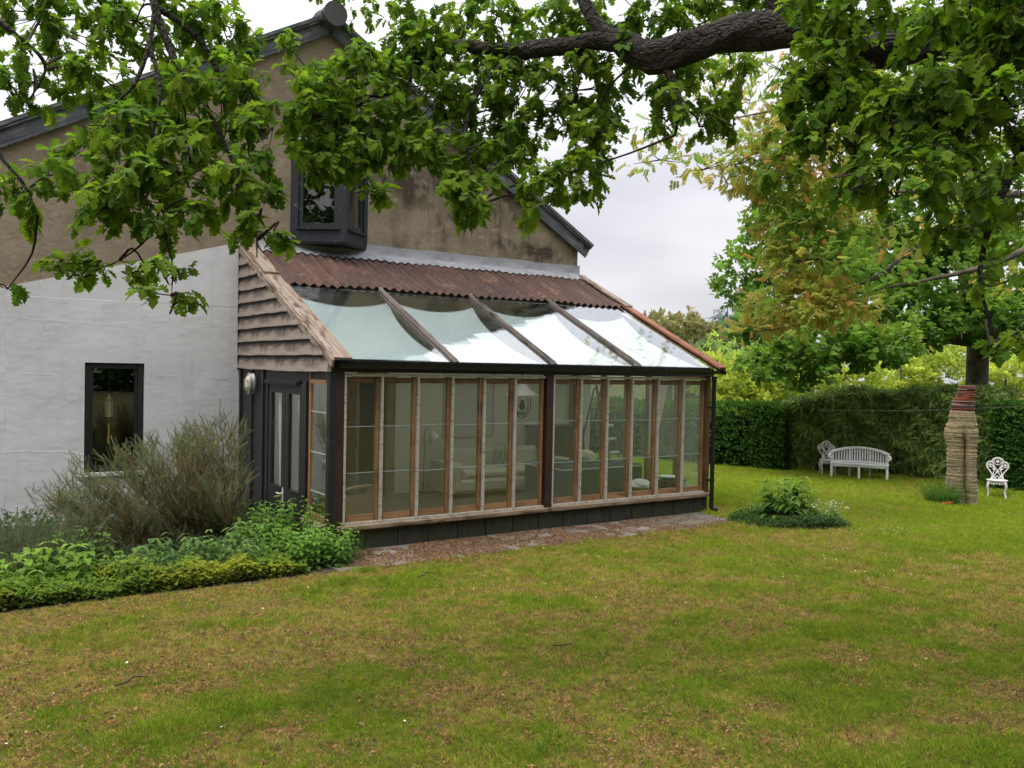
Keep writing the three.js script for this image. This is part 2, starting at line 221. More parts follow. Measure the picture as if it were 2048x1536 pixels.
  part('upper_floor', bx(ER - EL - 0.64, 0.2, 8.6, (ER + EL) / 2, 3.4, -4.65), inner, house);
  part('partition', bx(0.1, 3.2, 8.5, 0.6, 1.68, -4.65), inner, house);
  const slate = std({ map: tex(512, 512, (u, v) => { const n = fbm(u * 16, v * 16, 16, 3, 4); return mix3([0.04, 0.042, 0.048], [0.11, 0.115, 0.12], n); }), roughness: 0.7 });
  const roofL = Math.hypot(RX - EL + 0.25, SL * (RX - EL + 0.25)), roofR = Math.hypot(ER - RX + 0.2, SR * (ER - RX + 0.2)), aL = Math.atan(SL), aR = Math.atan(SR);
  part('roof', [bx(roofL, 0.08, 9.5, 0, 0, 0).translate(-roofL / 2, 0.11, -4.65).rotateZ(aL).translate(RX, RY, 0), bx(roofR, 0.08, 9.5, 0, 0, 0).translate(roofR / 2, 0.11, -4.65).rotateZ(-aR).translate(RX, RY, 0)], slate, house);
  const verge = std({ map: grain([0.045, 0.052, 0.062], [0.10, 0.108, 0.115], [0.2, 0.2, 0.19], 93, 0.5), bumpMap: grainBump, bumpScale: 0.003, roughness: 0.85 });
  const vL = (o, h, t, z) => bx(roofL, h, t, 0, 0, 0).translate(-roofL / 2, o, z).rotateZ(aL).translate(RX, RY, 0), vR = (o, h, t, z) => bx(roofR, h, t, 0, 0, 0).translate(roofR / 2, o, z).rotateZ(-aR).translate(RX, RY, 0);
  part('bargeboard', [vL(-0.015, 0.21, 0.03, 0.075)], verge, house); part('bargeboard', [vR(-0.015, 0.21, 0.03, 0.075)], verge, house);
  part('verge_cap', [vL(0.155, 0.055, 0.16, 0.075), vL(0.105, 0.03, 0.05, 0.11)], verge, house); part('verge_cap', [vR(0.155, 0.055, 0.16, 0.075), vR(0.105, 0.03, 0.05, 0.11)], verge, house);
  const gl = part('gutter', [bx(0.11, 0.09, 9.4, ER + 0.13, yr(ER) + 0.0, -4.6), bx(0.14, 0.03, 0.02, ER + 0.13, yr(ER) + 0.055, 0.11)], M.black, house);
  const ridge = std({ color: lin(0.075, 0.072, 0.075), roughness: 0.8 });
  for (let k = 0; k < 6; k++) part('ridge_tile', [new THREE.CylinderGeometry(0.185, 0.185, 0.44, 20, 1).rotateX(Math.PI / 2).translate(RX, RY + 0.13, 0.06 - k * 0.46), new THREE.CylinderGeometry(0.2, 0.2, 0.04, 20).rotateX(Math.PI / 2).translate(RX, RY + 0.13, 0.275 - k * 0.46)], ridge, house);
  part('ridge_bedding', [bx(0.42, 0.14, 2.6, RX, RY + 0.08, -1.1)], ridge, house);
  // small window in the white wall
  const w = group('window', house); const zf = -0.075;
  part('window_frame', [bx(0.075, 1.58, 0.08, -2.18, 1.51, zf), bx(0.075, 1.58, 0.08, -1.46, 1.51, zf), bx(0.65, 0.08, 0.08, -1.82, 2.26, zf), bx(0.65, 0.09, 0.08, -1.82, 0.765, zf), bx(0.04, 1.41, 0.06, -2.12, 1.515, zf - 0.01), bx(0.04, 1.41, 0.06, -1.52, 1.515, zf - 0.01)], M.blackWood, w);
  part('window_pane', bx(0.57, 1.42, 0.004, -1.82, 1.515, zf - 0.01), M.glass, w);
  part('window_sill', bx(0.88, 0.05, 0.16, -1.82, 0.695, 0.0), M.white, w);
  // two-sided bay window on the gable
  const b = group('bay_window', house), A = V3(0.77, 0, 0.0), P = V3(1.5, 0, 0.53), B = V3(2.13, 0, 0.0), y0 = 4.31, y1 = 5.86;
  const face = (p, q, s) => { // posts, rails, casement and pane along p -> q
    const d = q.clone().sub(p), L = d.length(), ang = Math.atan2(-d.z, d.x), put = (g) => g.rotateY(ang).translate(p.x, 0, p.z), h = y1 - y0, mid = (y0 + y1) / 2;
    const f = [bx(0.13, h, 0.1, 0.065, mid, -0.05), bx(0.13, h, 0.1, L - 0.065, mid, -0.05), bx(L - 0.26, 0.2, 0.09, L / 2, y0 + 0.1, -0.05), bx(L - 0.26, 0.12, 0.09, L / 2, y1 - 0.06, -0.05), bx(L - 0.2, 0.03, 0.05, L / 2, y0 + 0.215, 0.012)];
    const c = [bx(0.06, h - 0.34, 0.06, 0.165, mid + 0.05, -0.06), bx(0.06, h - 0.34, 0.06, L - 0.165, mid + 0.05, -0.06), bx(L - 0.39, 0.08, 0.06, L / 2, y0 + 0.27, -0.06), bx(L - 0.39, 0.06, 0.06, L / 2, y1 - 0.15, -0.06)];
    part('bay_frame', f.map(put), M.blueBlack, b); part('casement', c.map(put), M.blueBlack, b); part('bay_pane', put(bx(L - 0.38, h - 0.4, 0.004, L / 2, mid + 0.06, -0.06)), M.glass, b);
  };
  face(A, P); face(P, B);
  const tri = (y, t, o) => extr([[A.x - o, 0.0], [P.x, P.z + o], [B.x + o, 0.0]], t).rotateX(Math.PI / 2).translate(0, y + t, 0).applyMatrix4(new THREE.Matrix4());
  part('bay_floor', [tri(y0 - 0.03, 0.03, -0.02)], M.blackMatt, b);
  part('bay_roof', [tri(y1 + 0.003, 0.05, 0.05), tri(y1 + 0.055, 0.09, -0.12)], M.lead, b);
  part('flashing', [bx(0.4, 0.02, 0.1, 0.6, y0 - 0.02, 0.055)], M.lead, b);
}
// ---------------------------------------------------------------- conservatory
const con = thing('conservatory', 'timber and glass lean-to conservatory with rusty corrugated upper roof', 'conservatory');
const RT = 4.13, RS = 1.76 / 3.75, roofY = (z) => RT - RS * z, roofA = Math.atan(RS);
const FY = 0.1; // floor level
{
  // plinth of concrete blocks
  const bl = [0, 1, 2].map((k) => std({ map: tex(256, 128, (u, v) => { const n = fbm(u * 16, v * 8, 8, 40 + k, 5), m = fbm(u * 4, v * 4, 4, 60 + k, 3); return mix3(mix3([0.018, 0.018, 0.013], [0.06, 0.058, 0.045], n), [0.035, 0.045, 0.012], smooth(0.45, 0.75, m) * 0.8); }), roughness: 0.95, bumpMap: tex(128, 128, (u, v) => fbm(u * 24, v * 24, 24, 4, 3), { data: true, rep: [2, 2] }), bumpScale: 0.006 }));
  for (let x = 0.06, i = 0; x < W - 0.05; i++) { const w = Math.min(0.45, W - x); part('concrete_block', bx(w - 0.014, 0.25, 0.1, x + w / 2, 0.125, D - 0.07 + rr(-0.004, 0.004)), bl[i % 3], con); x += w; }
  part('mortar', bx(W - 0.1, 0.24, 0.06, W / 2, 0.12, D - 0.08), bl[2], con);
  part('floor', bx(W - 0.12, 0.1, D - 0.24, W / 2, 0.05, D / 2 - 0.06), std({ color: lin(0.16, 0.12, 0.08), roughness: 0.7 }), con);
  part('corner_stone', bx(0.05, 0.24, 0.1, -0.02, 0.15, D - 0.06), std({ color: lin(0.4, 0.4, 0.38), roughness: 0.9 }), con);
  // sills in two lengths
  for (const [a, b] of [[0.1, 3.35], [3.39, W - 0.04]]) part('sill', [bx(b - a, 0.045, 0.15, (a + b) / 2, 0.312, D + 0.0, { rx: 0.08 }), bx(b - a - 0.01, 0.03, 0.08, (a + b) / 2, 0.274, D - 0.03)], M.sill, con);
  // posts and head of the front
  part('corner_post', bx(0.09, 2.02, 0.1, 0.03, 1.27, D - 0.04), M.blackWood, con);
  part('post', bx(0.1, 1.96, 0.08, 0.125, 1.31, D - 0.03), M.maroon, con);
  part('post', bx(0.115, 1.94, 0.1, 3.355, 1.305, D - 0.03), M.maroon, con);
  part('post', bx(0.07, 1.94, 0.1, W - 0.05, 1.305, D - 0.04), M.pineDark, con);
  part('head_beam', bx(W - 0.02, 0.16, 0.1, W / 2, 2.335, D - 0.06), M.blackWood, con);
  part('fascia', bx(W + 0.05, 0.13, 0.022, W / 2 + 0.02, 2.315, D + 0.012), M.black, con);
  // gutter: half round with a bead, and down pipe
  const gut = (x0, x1) => { const s = []; for (let i = 0; i <= 10; i++) { const a = Math.PI + i / 10 * Math.PI; s.push([0.058 * Math.cos(a), 0.052 * Math.sin(a)]); } for (let i = 10; i >= 0; i--) { const a = Math.PI + i / 10 * Math.PI; s.push([0.053 * Math.cos(a), 0.047 * Math.sin(a)]); } return extr(s, x1 - x0).rotateY(Math.PI / 2).translate(x0, 0, 0); };
  part('gutter', [gut(0.06, W + 0.2).translate(0, 2.35, D + 0.085), bx(0.006, 0.06, 0.12, W + 0.2, 2.32, D + 0.085), bx(W + 0.14, 0.012, 0.012, W / 2 + 0.13, 2.352, D + 0.146)], M.black, con);
  for (const x of [0.3, 1.6, 2.9, 4.2, 5.5]) part('gutter_bracket', [bx(0.03, 0.012, 0.13, x, 2.359, D + 0.085), bx(0.03, 0.05, 0.008, x, 2.33, D + 0.152)], M.black, con);
  const dp = part('downpipe', [cylY(0.036, 0.036, 2.1, W - 0.02, 0.14, D + 0.09, 14), cylY(0.044, 0.044, 0.09, W - 0.02, 2.17, D + 0.09, 14), tube([V3(W - 0.02, 0.16, D + 0.09), V3(W - 0.02, 0.09, D + 0.1), V3(W + 0.06, 0.06, D + 0.15)], [0.038, 0.038, 0.04], 12)], M.black, con);
  for (const y of [0.55, 1.75]) part('pipe_bracket', [bx(0.14, 0.035, 0.035, W - 0.05, y, D + 0.06), cylY(0.043, 0.043, 0.035, W - 0.02, y - 0.018, D + 0.09, 12)], M.black, con);
  // sash windows of the front
  const xs = [0.185, 0.69, 1.21, 1.73, 2.235, 2.75, 3.285], xs2 = [3.425, 3.94, 4.45, 4.95, 5.5, 6.06, 6.585], yb = 0.345, yt = 2.235, zf = D - 0.03;
  const sash = (x0, x1, dark) => {
    const w = group('window', con), c = (x0 + x1) / 2, L = x1 - x0, h = yt - yb, mid = (yb + yt) / 2, pm = M.pine;
    part('mullion', bx(0.03, h, 0.045, x0 + 0.008, mid, zf + 0.02), M.flaky, w);
    part('stile', bx(0.042, h - 0.03, 0.06, x1 - 0.034, mid - 0.01, zf - 0.035), dark ? M.pine : M.pine, w);
    part('stile', bx(0.03, h - 0.03, 0.05, x0 + 0.04, mid - 0.01, zf - 0.045), M.pine, w);
    part('rail', bx(L - 0.13, 0.085, 0.055, c - 0.005, yb + 0.06, zf - 0.035), M.pine, w);
    part('rail', bx(L - 0.13, 0.07, 0.055, c - 0.005, yt - 0.085, zf - 0.035), M.pineDark, w);
    part('head', bx(L - 0.03, 0.035, 0.05, c + 0.01, yt - 0.02, zf + 0.01), M.flaky, w);
    part('bottom_bead', bx(L - 0.03, 0.028, 0.05, c + 0.01, yb + 0.004, zf + 0.012), M.flaky, w);
    const ys = [yb + 0.1, yb + 0.1 + 0.53 + rr(-0.01, 0.01), yb + 0.1 + 1.12 + rr(-0.01, 0.01), yt - 0.12];
    for (let k = 0; k < 3; k++) part('pane', bx(L - 0.13, ys[k + 1] - ys[k] - 0.002, 0.003, c - 0.005, (ys[k] + ys[k + 1]) / 2, zf - 0.02, { rx: rr(-0.006, 0.006), ry: rr(-0.004, 0.004) }), M.dimGlass[rnd() * 3 | 0], w);
    for (const k of [1, 2]) part('glazing_lap', bx(L - 0.12, 0.009, 0.008, c - 0.005, ys[k], zf - 0.016), M.lap, w);
  };
  for (let i = 0; i < 6; i++) sash(xs[i], xs[i + 1]); for (let i = 0; i < 6; i++) sash(xs2[i], xs2[i + 1]);
  // left end: black boards, double door, side light
  const X = 0.0;
  part('end_panel', [bx(0.05, 2.3, 1.36, X + 0.03, 1.12, 0.68)], M.blackWood, con);
  for (const z of [0.05, 0.6, 1.12]) part('cover_strip', bx(0.03, 2.26, 0.07, X - 0.008, 1.12, z), M.blackWood, con);
  part('head_board', bx(0.05, 0.17, 2.2, X + 0.03, 2.2, 2.46), M.blackWood, con);
  part('door_post', bx(0.1, 2.12, 0.07, X + 0.015, 1.06, 1.37), M.blackWood, con); part('door_post', bx(0.1, 2.12, 0.12, X + 0.015, 1.06, 2.83), M.blackWood, con);
  part('drip_bar', bx(0.09, 0.045, 1.3, X - 0.035, 2.085, 2.0, { rz: 0.3 }), M.blackWood, con);
  const dd = group('double_door', con);
  for (const [a, b] of [[1.41, 2.085], [2.095, 2.765]]) {
    const L = b - a, c = (a + b) / 2, e = 0.13;
    part('door_leaf', [bx(0.045, 2.0, e, X, 1.06, a + e / 2), bx(0.045, 2.0, e, X, 1.06, b - e / 2), bx(0.045, 0.13, L - 2 * e, X, 1.995, c), bx(0.045, 0.26, L - 2 * e, X, 0.475, c), bx(0.045, 0.16, L - 2 * e, X, 0.14, c), bx(0.025, 0.2, L - 2 * e, X + 0.004, 0.29, c), bx(0.03, 0.03, L - 2 * e + 0.02, X - 0.02, 0.615, c)], M.blackWood, dd);
    part('door_pane', bx(0.004, 1.32, L - 2 * e + 0.01, X + 0.005, 1.27, c), M.glass, dd);
  }
  part('door_handle', [bx(0.008, 0.2, 0.035, X - 0.028, 0.53, 2.05), tube([V3(X - 0.03, 0.55, 2.05), V3(X - 0.075, 0.55, 2.05), V3(X - 0.08, 0.55, 1.95)], [0.011], 8)], M.white, dd);
  const sw = group('side_window', con);
  part('side_frame', [bx(0.05, 1.9, 0.06, X + 0.02, 1.29, 2.95), bx(0.05, 1.9, 0.05, X + 0.02, 1.29, D - 0.1), bx(0.05, 0.09, 0.5, X + 0.02, 0.39, 3.23), bx(0.05, 0.05, 0.5, X + 0.02, 2.12, 3.23)], M.pine, sw);
  { let y = 0.435; for (const h of [0.28, 0.5, 0.52, 0.37]) { part('side_pane', bx(0.003, h, 0.49, X + 0.01, y + h / 2, 3.235, { rz: rr(-0.006, 0.006) }), M.glass, sw); y += h; if (y < 2) part('side_lap', bx(0.012, 0.014, 0.49, X + 0.008, y, 3.235), M.lap, sw); } }
  part('side_sill', bx(0.16, 0.05, 0.72, X - 0.02, 0.325, 3.22, { rz: 0.12 }), M.sill, con); part('side_panel', bx(0.05, 0.3, 0.7, X + 0.03, 0.15, 3.22), M.blackWood, con);
  // weatherboards on the cheek, each a feather-edged board, sagging and curled a little
  for (let i = 0; i < 9; i++) {
    const y = 2.255 + i * 0.2, h = 0.235, zTop = (RT - y - 0.1) / RS, L = i === 0 ? 3.66 : Math.min(3.6, zTop + 0.12), sag = rr(-0.006, 0.012), lift = rr(-0.006, 0.006), seg = 14, pos = [], idx = [], uv = [], ou = rr(0, 9), ov = rr(0, 9);
    for (let k = 0; k <= seg; k++) {
      const t = k / seg, z0 = 0.03 + t * (L - 0.03), zc = Math.min(z0, (RT - y - h + 0.05) / RS + 0.02), e = 0.014 * (hash(k, i, 7) - 0.5) + sag * Math.sin(t * Math.PI) * -1.5 + lift * t, th = 0.032 + 0.01 * hash(k, i, 3);
      const row = [[-0.03 - th, y + e, z0], [-0.012, y + e, z0], [-0.005, y + h, zc], [-0.02, y + h, zc]]; for (const r of row) { pos.push(...r); uv.push(r[2] * 0.5 + ou, clamp((r[1] - y) / h, 0.02, 0.98)); }
      if (k) for (let q = 0; q < 4; q++) { const a = (k - 1) * 4 + q, b = (k - 1) * 4 + (q + 1) % 4, c = k * 4 + q, d = k * 4 + (q + 1) % 4; idx.push(a, c, b, b, c, d); }
    }
    idx.push(0, 1, 2, 0, 2, 3); const e = seg * 4; idx.push(e, e + 2, e + 1, e, e + 3, e + 2);
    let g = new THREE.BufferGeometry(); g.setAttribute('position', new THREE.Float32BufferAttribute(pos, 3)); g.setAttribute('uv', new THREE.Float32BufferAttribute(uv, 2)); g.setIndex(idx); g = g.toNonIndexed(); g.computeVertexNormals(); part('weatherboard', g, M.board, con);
  }
  part('cheek_lining', extr([[0.02, 2.24], [D, 2.24], [D, 2.3], [0.02, RT - 0.12]], 0.02).rotateY(-Math.PI / 2).translate(0.045, 0, 0), M.blackMatt, con);
  part('corner_board', bx(0.05, 1.93, 0.05, -0.03, 3.2, 0.0), M.maroon, con);
  // sloping boards of the left verge, in two lengths that overlap
  const slope = (g, z, dy) => g.rotateX(roofA).translate(0, roofY(z) + dy, z);
  const lenOf = (a, b) => (b - a) / Math.cos(roofA);
  part('verge_board', [slope(bx(0.215, 0.035, lenOf(-0.0, 1.16), 0.085, 0, 0), 0.58, 0.075)], M.barge, con);
  part('verge_board', [slope(bx(0.225, 0.035, lenOf(1.02, 3.74), 0.09, 0, 0), 2.38, 0.038)], M.barge, con);
  part('verge_edge', [slope(bx(0.03, 0.1, lenOf(-0.0, 3.76), -0.035, 0, 0), 1.88, -0.01)], M.barge, con);
  part('verge_fillet', [slope(bx(0.03, 0.03, lenOf(1.4, 3.72), 0.215, 0, 0), 2.56, 0.03)], M.pine, con);
  part('verge_board', [slope(bx(0.16, 0.035, lenOf(0.02, 1.5), W + 0.06, 0, 0), 0.76, 0.085)], M.barge, con);
  part('verge_board', [slope(bx(0.15, 0.035, lenOf(1.4, 3.82), W + 0.05, 0, 0), 2.61, 0.06)], M.rustBarge, con);
  part('verge_edge', [slope(bx(0.03, 0.12, lenOf(0.0, 3.8), W + 0.12, 0, 0), 1.9, 0.01)], M.blackWood, con);
  // corrugated iron sheets
  let x = 0.2, si = 0; const pitch = 0.146;
  while (x < W - 0.05) {
    const n = 6, w = Math.min(n * pitch, W - x), nx = Math.round(w / pitch * 10), nz = 8, pos = [], uv = [], idx = [], lift = (si % 2) * 0.006, z1 = 1.44 + rr(-0.02, 0.02);
    for (let j = 0; j <= nz; j++) for (let i = 0; i <= nx; i++) { const px = x + i / nx * (w + 0.03), z = 0.02 + j / nz * (z1 - 0.02), t = j / nz; pos.push(px, roofY(z) + 0.055 + lift + 0.021 * Math.sin(px / pitch * Math.PI * 2) - 0.02 * Math.sin(t * Math.PI) + 0.006 * Math.sin(px * 2.3 + t * 3), z); uv.push(px + si * 0.37, z + si * 0.9); }
    for (let j = 0; j < nz; j++) for (let i = 0; i < nx; i++) { const a = j * (nx + 1) + i; idx.push(a, a + nx + 1, a + 1, a + 1, a + nx + 1, a + nx + 2); }
    const g = new THREE.BufferGeometry(); g.setAttribute('position', new THREE.Float32BufferAttribute(pos, 3)); g.setAttribute('uv', new THREE.Float32BufferAttribute(uv, 2)); g.setIndex(idx); g.computeVertexNormals();
    const lo = g.clone().translate(0, -0.004, 0); part('corrugated_sheet', mergeGeometries([g, lo]), M.rust, con); x += n * pitch; si++;
  }
  { const f = []; for (const z of [0.35, 1.3]) for (let x = 0.3; x < W - 0.1; x += pitch * 2) f.push(new THREE.SphereGeometry(0.012, 6, 4).translate(x - 0.027, roofY(z) + 0.078, z)); part('roof_screws', f, std({ color: lin(0.2, 0.17, 0.15), roughness: 0.6 }), con).userData.kind = 'stuff'; }
  part('roof_lining', [slope(bx(W - 0.06, 0.02, lenOf(0.03, 1.42), W / 2, 0, 0), 0.725, -0.02)], M.plaster, con);
  part('roof_batten', [bx(W - 0.1, 0.06, 0.06, W / 2, roofY(1.44) - 0.03, 1.44)], M.blackMatt, con);
  { // lead flashing dressed over the sheets
    const nx = 160, pos = [], idx = [], uv = []; const rows = [[0.012, 0.28], [0.016, 0.13], [0.06, 0.1], [0.2, 0]];
    for (let r = 0; r < 4; r++) for (let i = 0; i <= nx; i++) { const px = 0.25 + i / nx * (W - 0.2), wv = r === 3 ? 0.022 * Math.sin(px / pitch * Math.PI * 2) : 0, z = rows[r][0] + (r === 3 ? 0.02 * Math.sin(px * 5.2) + 0.012 * Math.sin(px * 13) : 0); pos.push(px, r < 2 ? RT - 0.02 + rows[r][1] + (r === 0 ? 0.008 * Math.sin(px * 4) : 0) : roofY(z) + 0.075 + wv * 0.8 + (r === 2 ? 0.02 : 0), z); uv.push(px, r * 0.15); }
    for (let r = 0; r < 3; r++) for (let i = 0; i < nx; i++) { const a = r * (nx + 1) + i; idx.push(a, a + nx + 1, a + 1, a + 1, a + nx + 1, a + nx + 2); }
    const g = new THREE.BufferGeometry(); g.setAttribute('position', new THREE.Float32BufferAttribute(pos, 3)); g.setAttribute('uv', new THREE.Float32BufferAttribute(uv, 2)); g.setIndex(idx); g.computeVertexNormals(); part('flashing', g, M.lead, con);
  }
  // glass roof: four panes between bars
  const gx = [0.2, 1.70, 3.33, 4.96, W - 0.02];
  for (let i = 0; i < 4; i++) part('roof_pane', [slope(bx(gx[i + 1] - gx[i] - 0.02, 0.004, lenOf(1.38, 3.76), (gx[i] + gx[i + 1]) / 2, 0, 0, { rz: rr(-0.003, 0.003) }), 2.57, 0.022)], M.roofGlass, con);
  for (const x of gx.slice(1, 4)) part('glazing_bar', [slope(bx(0.055, 0.03, lenOf(1.4, 3.78), x, 0, 0), 2.59, 0.045), slope(bx(0.03, 0.02, lenOf(1.4, 3.76), x, 0, 0), 2.58, 0.068), slope(bx(0.045, 0.1, lenOf(1.4, 3.6), x, 0, 0), 2.5, -0.05)], M.weather, con);
  part('eaves_strip', bx(W - 0.1, 0.012, 0.05, W / 2 + 0.02, roofY(3.76) + 0.03, 3.765), M.black, con);
  // right end wall: posts and glazing towards the garden
  for (const z of [0.1, 0.95, 1.62, 2.2, 2.92]) part('end_post', bx(0.07, 1.95, 0.1, W - 0.06, 1.28, z), M.pine, con);
  part('end_rail', [bx(0.07, 0.1, D - 0.2, W - 0.062, 0.35, D / 2 - 0.02), bx(0.08, 0.1, D - 0.2, W - 0.062, 2.28, D / 2 - 0.02)], M.pine, con);
  part('end_plinth', bx(0.1, 0.3, D - 0.2, W - 0.065, 0.15, D / 2 - 0.02), bl[1], con);
  for (const [a, b] of [[0.15, 0.9], [1.0, 1.57], [1.67, 2.15], [2.25, 2.87], [2.97, D - 0.1]]) part('end_pane', bx(0.004, 1.83, b - a, W - 0.06, 1.315, (a + b) / 2), M.glass, con);
  part('end_gable', extr([[0.02, 2.33], [D - 0.03, 2.33], [D - 0.03, 2.36], [0.02, RT - 0.1]], 0.04).rotateY(-Math.PI / 2).translate(W - 0.04, 0, 0), M.blackWood, con);
  // inside face of the house wall, pine door case
  part('inner_wall', extr([[0.06, FY], [1.9, FY], [1.9, 2.2], [2.6, 2.2], [2.6, FY], [W - 0.15, FY], [W - 0.15, RT - 0.16], [0.06, RT - 0.16]], 0.012).translate(0, 0, 0.004), M.plaster, con);
  part('door_case', [bx(0.1, 2.06, 0.12, 1.94, 1.13, 0.04), bx(0.17, 2.06, 0.12, 2.58, 1.13, 0.04), bx(0.5, 0.1, 0.12, 2.24, 2.18, 0.04)], M.pine, con);
  const idr = part('inner_door', [bx(0.045, 2.02, 0.55, 0, 1.11, 0.27), bx(0.008, 0.16, 0.04, 0.027, 0.95, 0.48), bx(0.05, 0.02, 0.02, 0.05, 0.97, 0.48), bx(0.015, 0.02, 0.12, 0.075, 0.97, 0.43)], M.pine, con, [1.72, 0, 0.05]); idr.rotation.y = 0.02;
}
// ---------------------------------------------------------------- fittings on the buildings
{
  const t = thing('wall_lamp', 'round bulkhead lamp with metal cage on the black boards left of the door', 'lamp', [-0.06, 2.03, 0.79], -Math.PI / 2);
  part('lamp_body', [new THREE.CylinderGeometry(0.1, 0.11, 0.06, 24).rotateX(Math.PI / 2).scale(0.9, 1.45, 1).translate(0, 0, 0.02), new THREE.TorusGeometry(0.1, 0.014, 8, 28).scale(0.9, 1.45, 1).translate(0, 0, 0.055)], std({ color: lin(0.42, 0.43, 0.44), metalness: 0.6, roughness: 0.4 }), t);
  part('lamp_lens', new THREE.SphereGeometry(0.088, 20, 12, 0, Math.PI * 2, 0, Math.PI / 2).rotateX(Math.PI / 2).scale(0.9, 1.45, 0.75).translate(0, 0, 0.05), new THREE.MeshPhysicalMaterial({ color: lin(0.75, 0.7, 0.55), roughness: 0.35, transmission: 0.3, thickness: 0 }), t);
  part('lamp_cage', [-1, 1].map((s) => bar(V3(-0.11, s * 0.05, 0.1), V3(0.11, s * 0.05, 0.1), 0.012, 0.012)).concat([bar(V3(0, -0.15, 0.07), V3(0, -0.06, 0.122), 0.012, 0.012), bar(V3(0, 0.15, 0.07), V3(0, 0.06, 0.122), 0.012, 0.012), bar(V3(0, -0.06, 0.122), V3(0, 0.06, 0.122), 0.012, 0.012)]), M.steel, t);
}
{
  const t = thing('hanging_lantern', 'brass lantern with long gold tassel hanging inside the small window of the white wall', 'lantern', [-1.86, 2.2, -0.22]);
  const brass = std({ color: lin(0.2, 0.14, 0.06), metalness: 0.6, roughness: 0.4 });
  part('cord', tube([V3(0, 0, 0), V3(0, -0.36, 0)], [0.004], 5), brass, t);
  part('lantern_frame', [0, 1, 2, 3, 4, 5].map((k) => cylY(0.005, 0.005, 0.24, 0.055 * Math.cos(k * 1.047), -0.68, 0.055 * Math.sin(k * 1.047), 5)).concat([new THREE.ConeGeometry(0.06, 0.08, 6).translate(0, -0.4, 0), cylY(0.062, 0.062, 0.012, 0, -0.45, 0, 6), cylY(0.062, 0.05, 0.02, 0, -0.69, 0, 6)]), brass, t);
  part('lantern_glass', cylY(0.05, 0.05, 0.23, 0, -0.675, 0, 6), new THREE.MeshPhysicalMaterial({ color: lin(0.85, 0.8, 0.6), roughness: 0.3, transmission: 0.7, thickness: 0 }), t);
  part('tassel', [cylY(0.004, 0.004, 0.16, 0, -0.85, 0, 5), new THREE.SphereGeometry(0.016, 8, 6).translate(0, -0.83, 0), cylY(0.022, 0.014, 0.25, 0, -1.09, 0, 10)], std({ color: lin(0.4, 0.26, 0.06), roughness: 0.7 }), t);
}
// ---------------------------------------------------------------- inside the conservatory
{ // sail blinds slung under the glass roof
  const spots = [[0.27, 1.45], [1.8, 1.42], [3.42, 1.44], [5.05, 1.4]], which = ['leftmost', 'second from left', 'third from left', 'rightmost'];
  spots.forEach(([x0, w], k) => {
    const t = thing('roof_blind', 'pale cloth blind slung under the roof glass, ' + which[k] + ' of the four', 'blind', [0, 0, 0], 0, 'cloth blinds slung under the glass roof');
    const n = 14, pos = [], idx = [], uv = [];
    for (let j = 0; j <= n; j++) for (let i = 0; i <= n; i++) {
      const u = i / n, v = j / n, pin = 4 * u * (1 - u), pv = 4 * v * (1 - v), z = 1.68 + v * 1.9 + (1 - v) * 0.11 * pin - 0.02 * pin * v, x = x0 + w * (u + (0.5 - u) * 0.2 * pv * (u > 0.5 ? 1 : 0.12) - (u > 0.5 ? 0.0 : 0.0));
      pos.push(x, roofY(z) - 0.05 - 0.06 * pin * (1 - 0.5 * v) - 0.06 * pv, z); uv.push(u, v);
    }
    for (let j = 0; j < n; j++) for (let i = 0; i < n; i++) { const a = j * (n + 1) + i; idx.push(a, a + n + 1, a + 1, a + 1, a + n + 1, a + n + 2); }
    const g = new THREE.BufferGeometry(); g.setAttribute('position', new THREE.Float32BufferAttribute(pos, 3)); g.setAttribute('uv', new THREE.Float32BufferAttribute(uv, 2)); g.setIndex(idx); g.computeVertexNormals(); part('cloth', g, M.cloth, t);
    const edge = []; for (let i = 0; i <= n; i++) edge.push(V3(pos[3 * i], pos[3 * i + 1] + 0.002, pos[3 * i + 2])); part('hem', tube(edge, [0.008], 5, 2), M.cloth, t);
    part('tie', [tube([edge[0], V3(x0 - 0.03, roofY(1.55) - 0.02, 1.55)], [0.004], 4), tube([edge[n], V3(x0 + w + 0.03, roofY(1.55) - 0.02, 1.55)], [0.004], 4)], M.twig, t);
  });
}
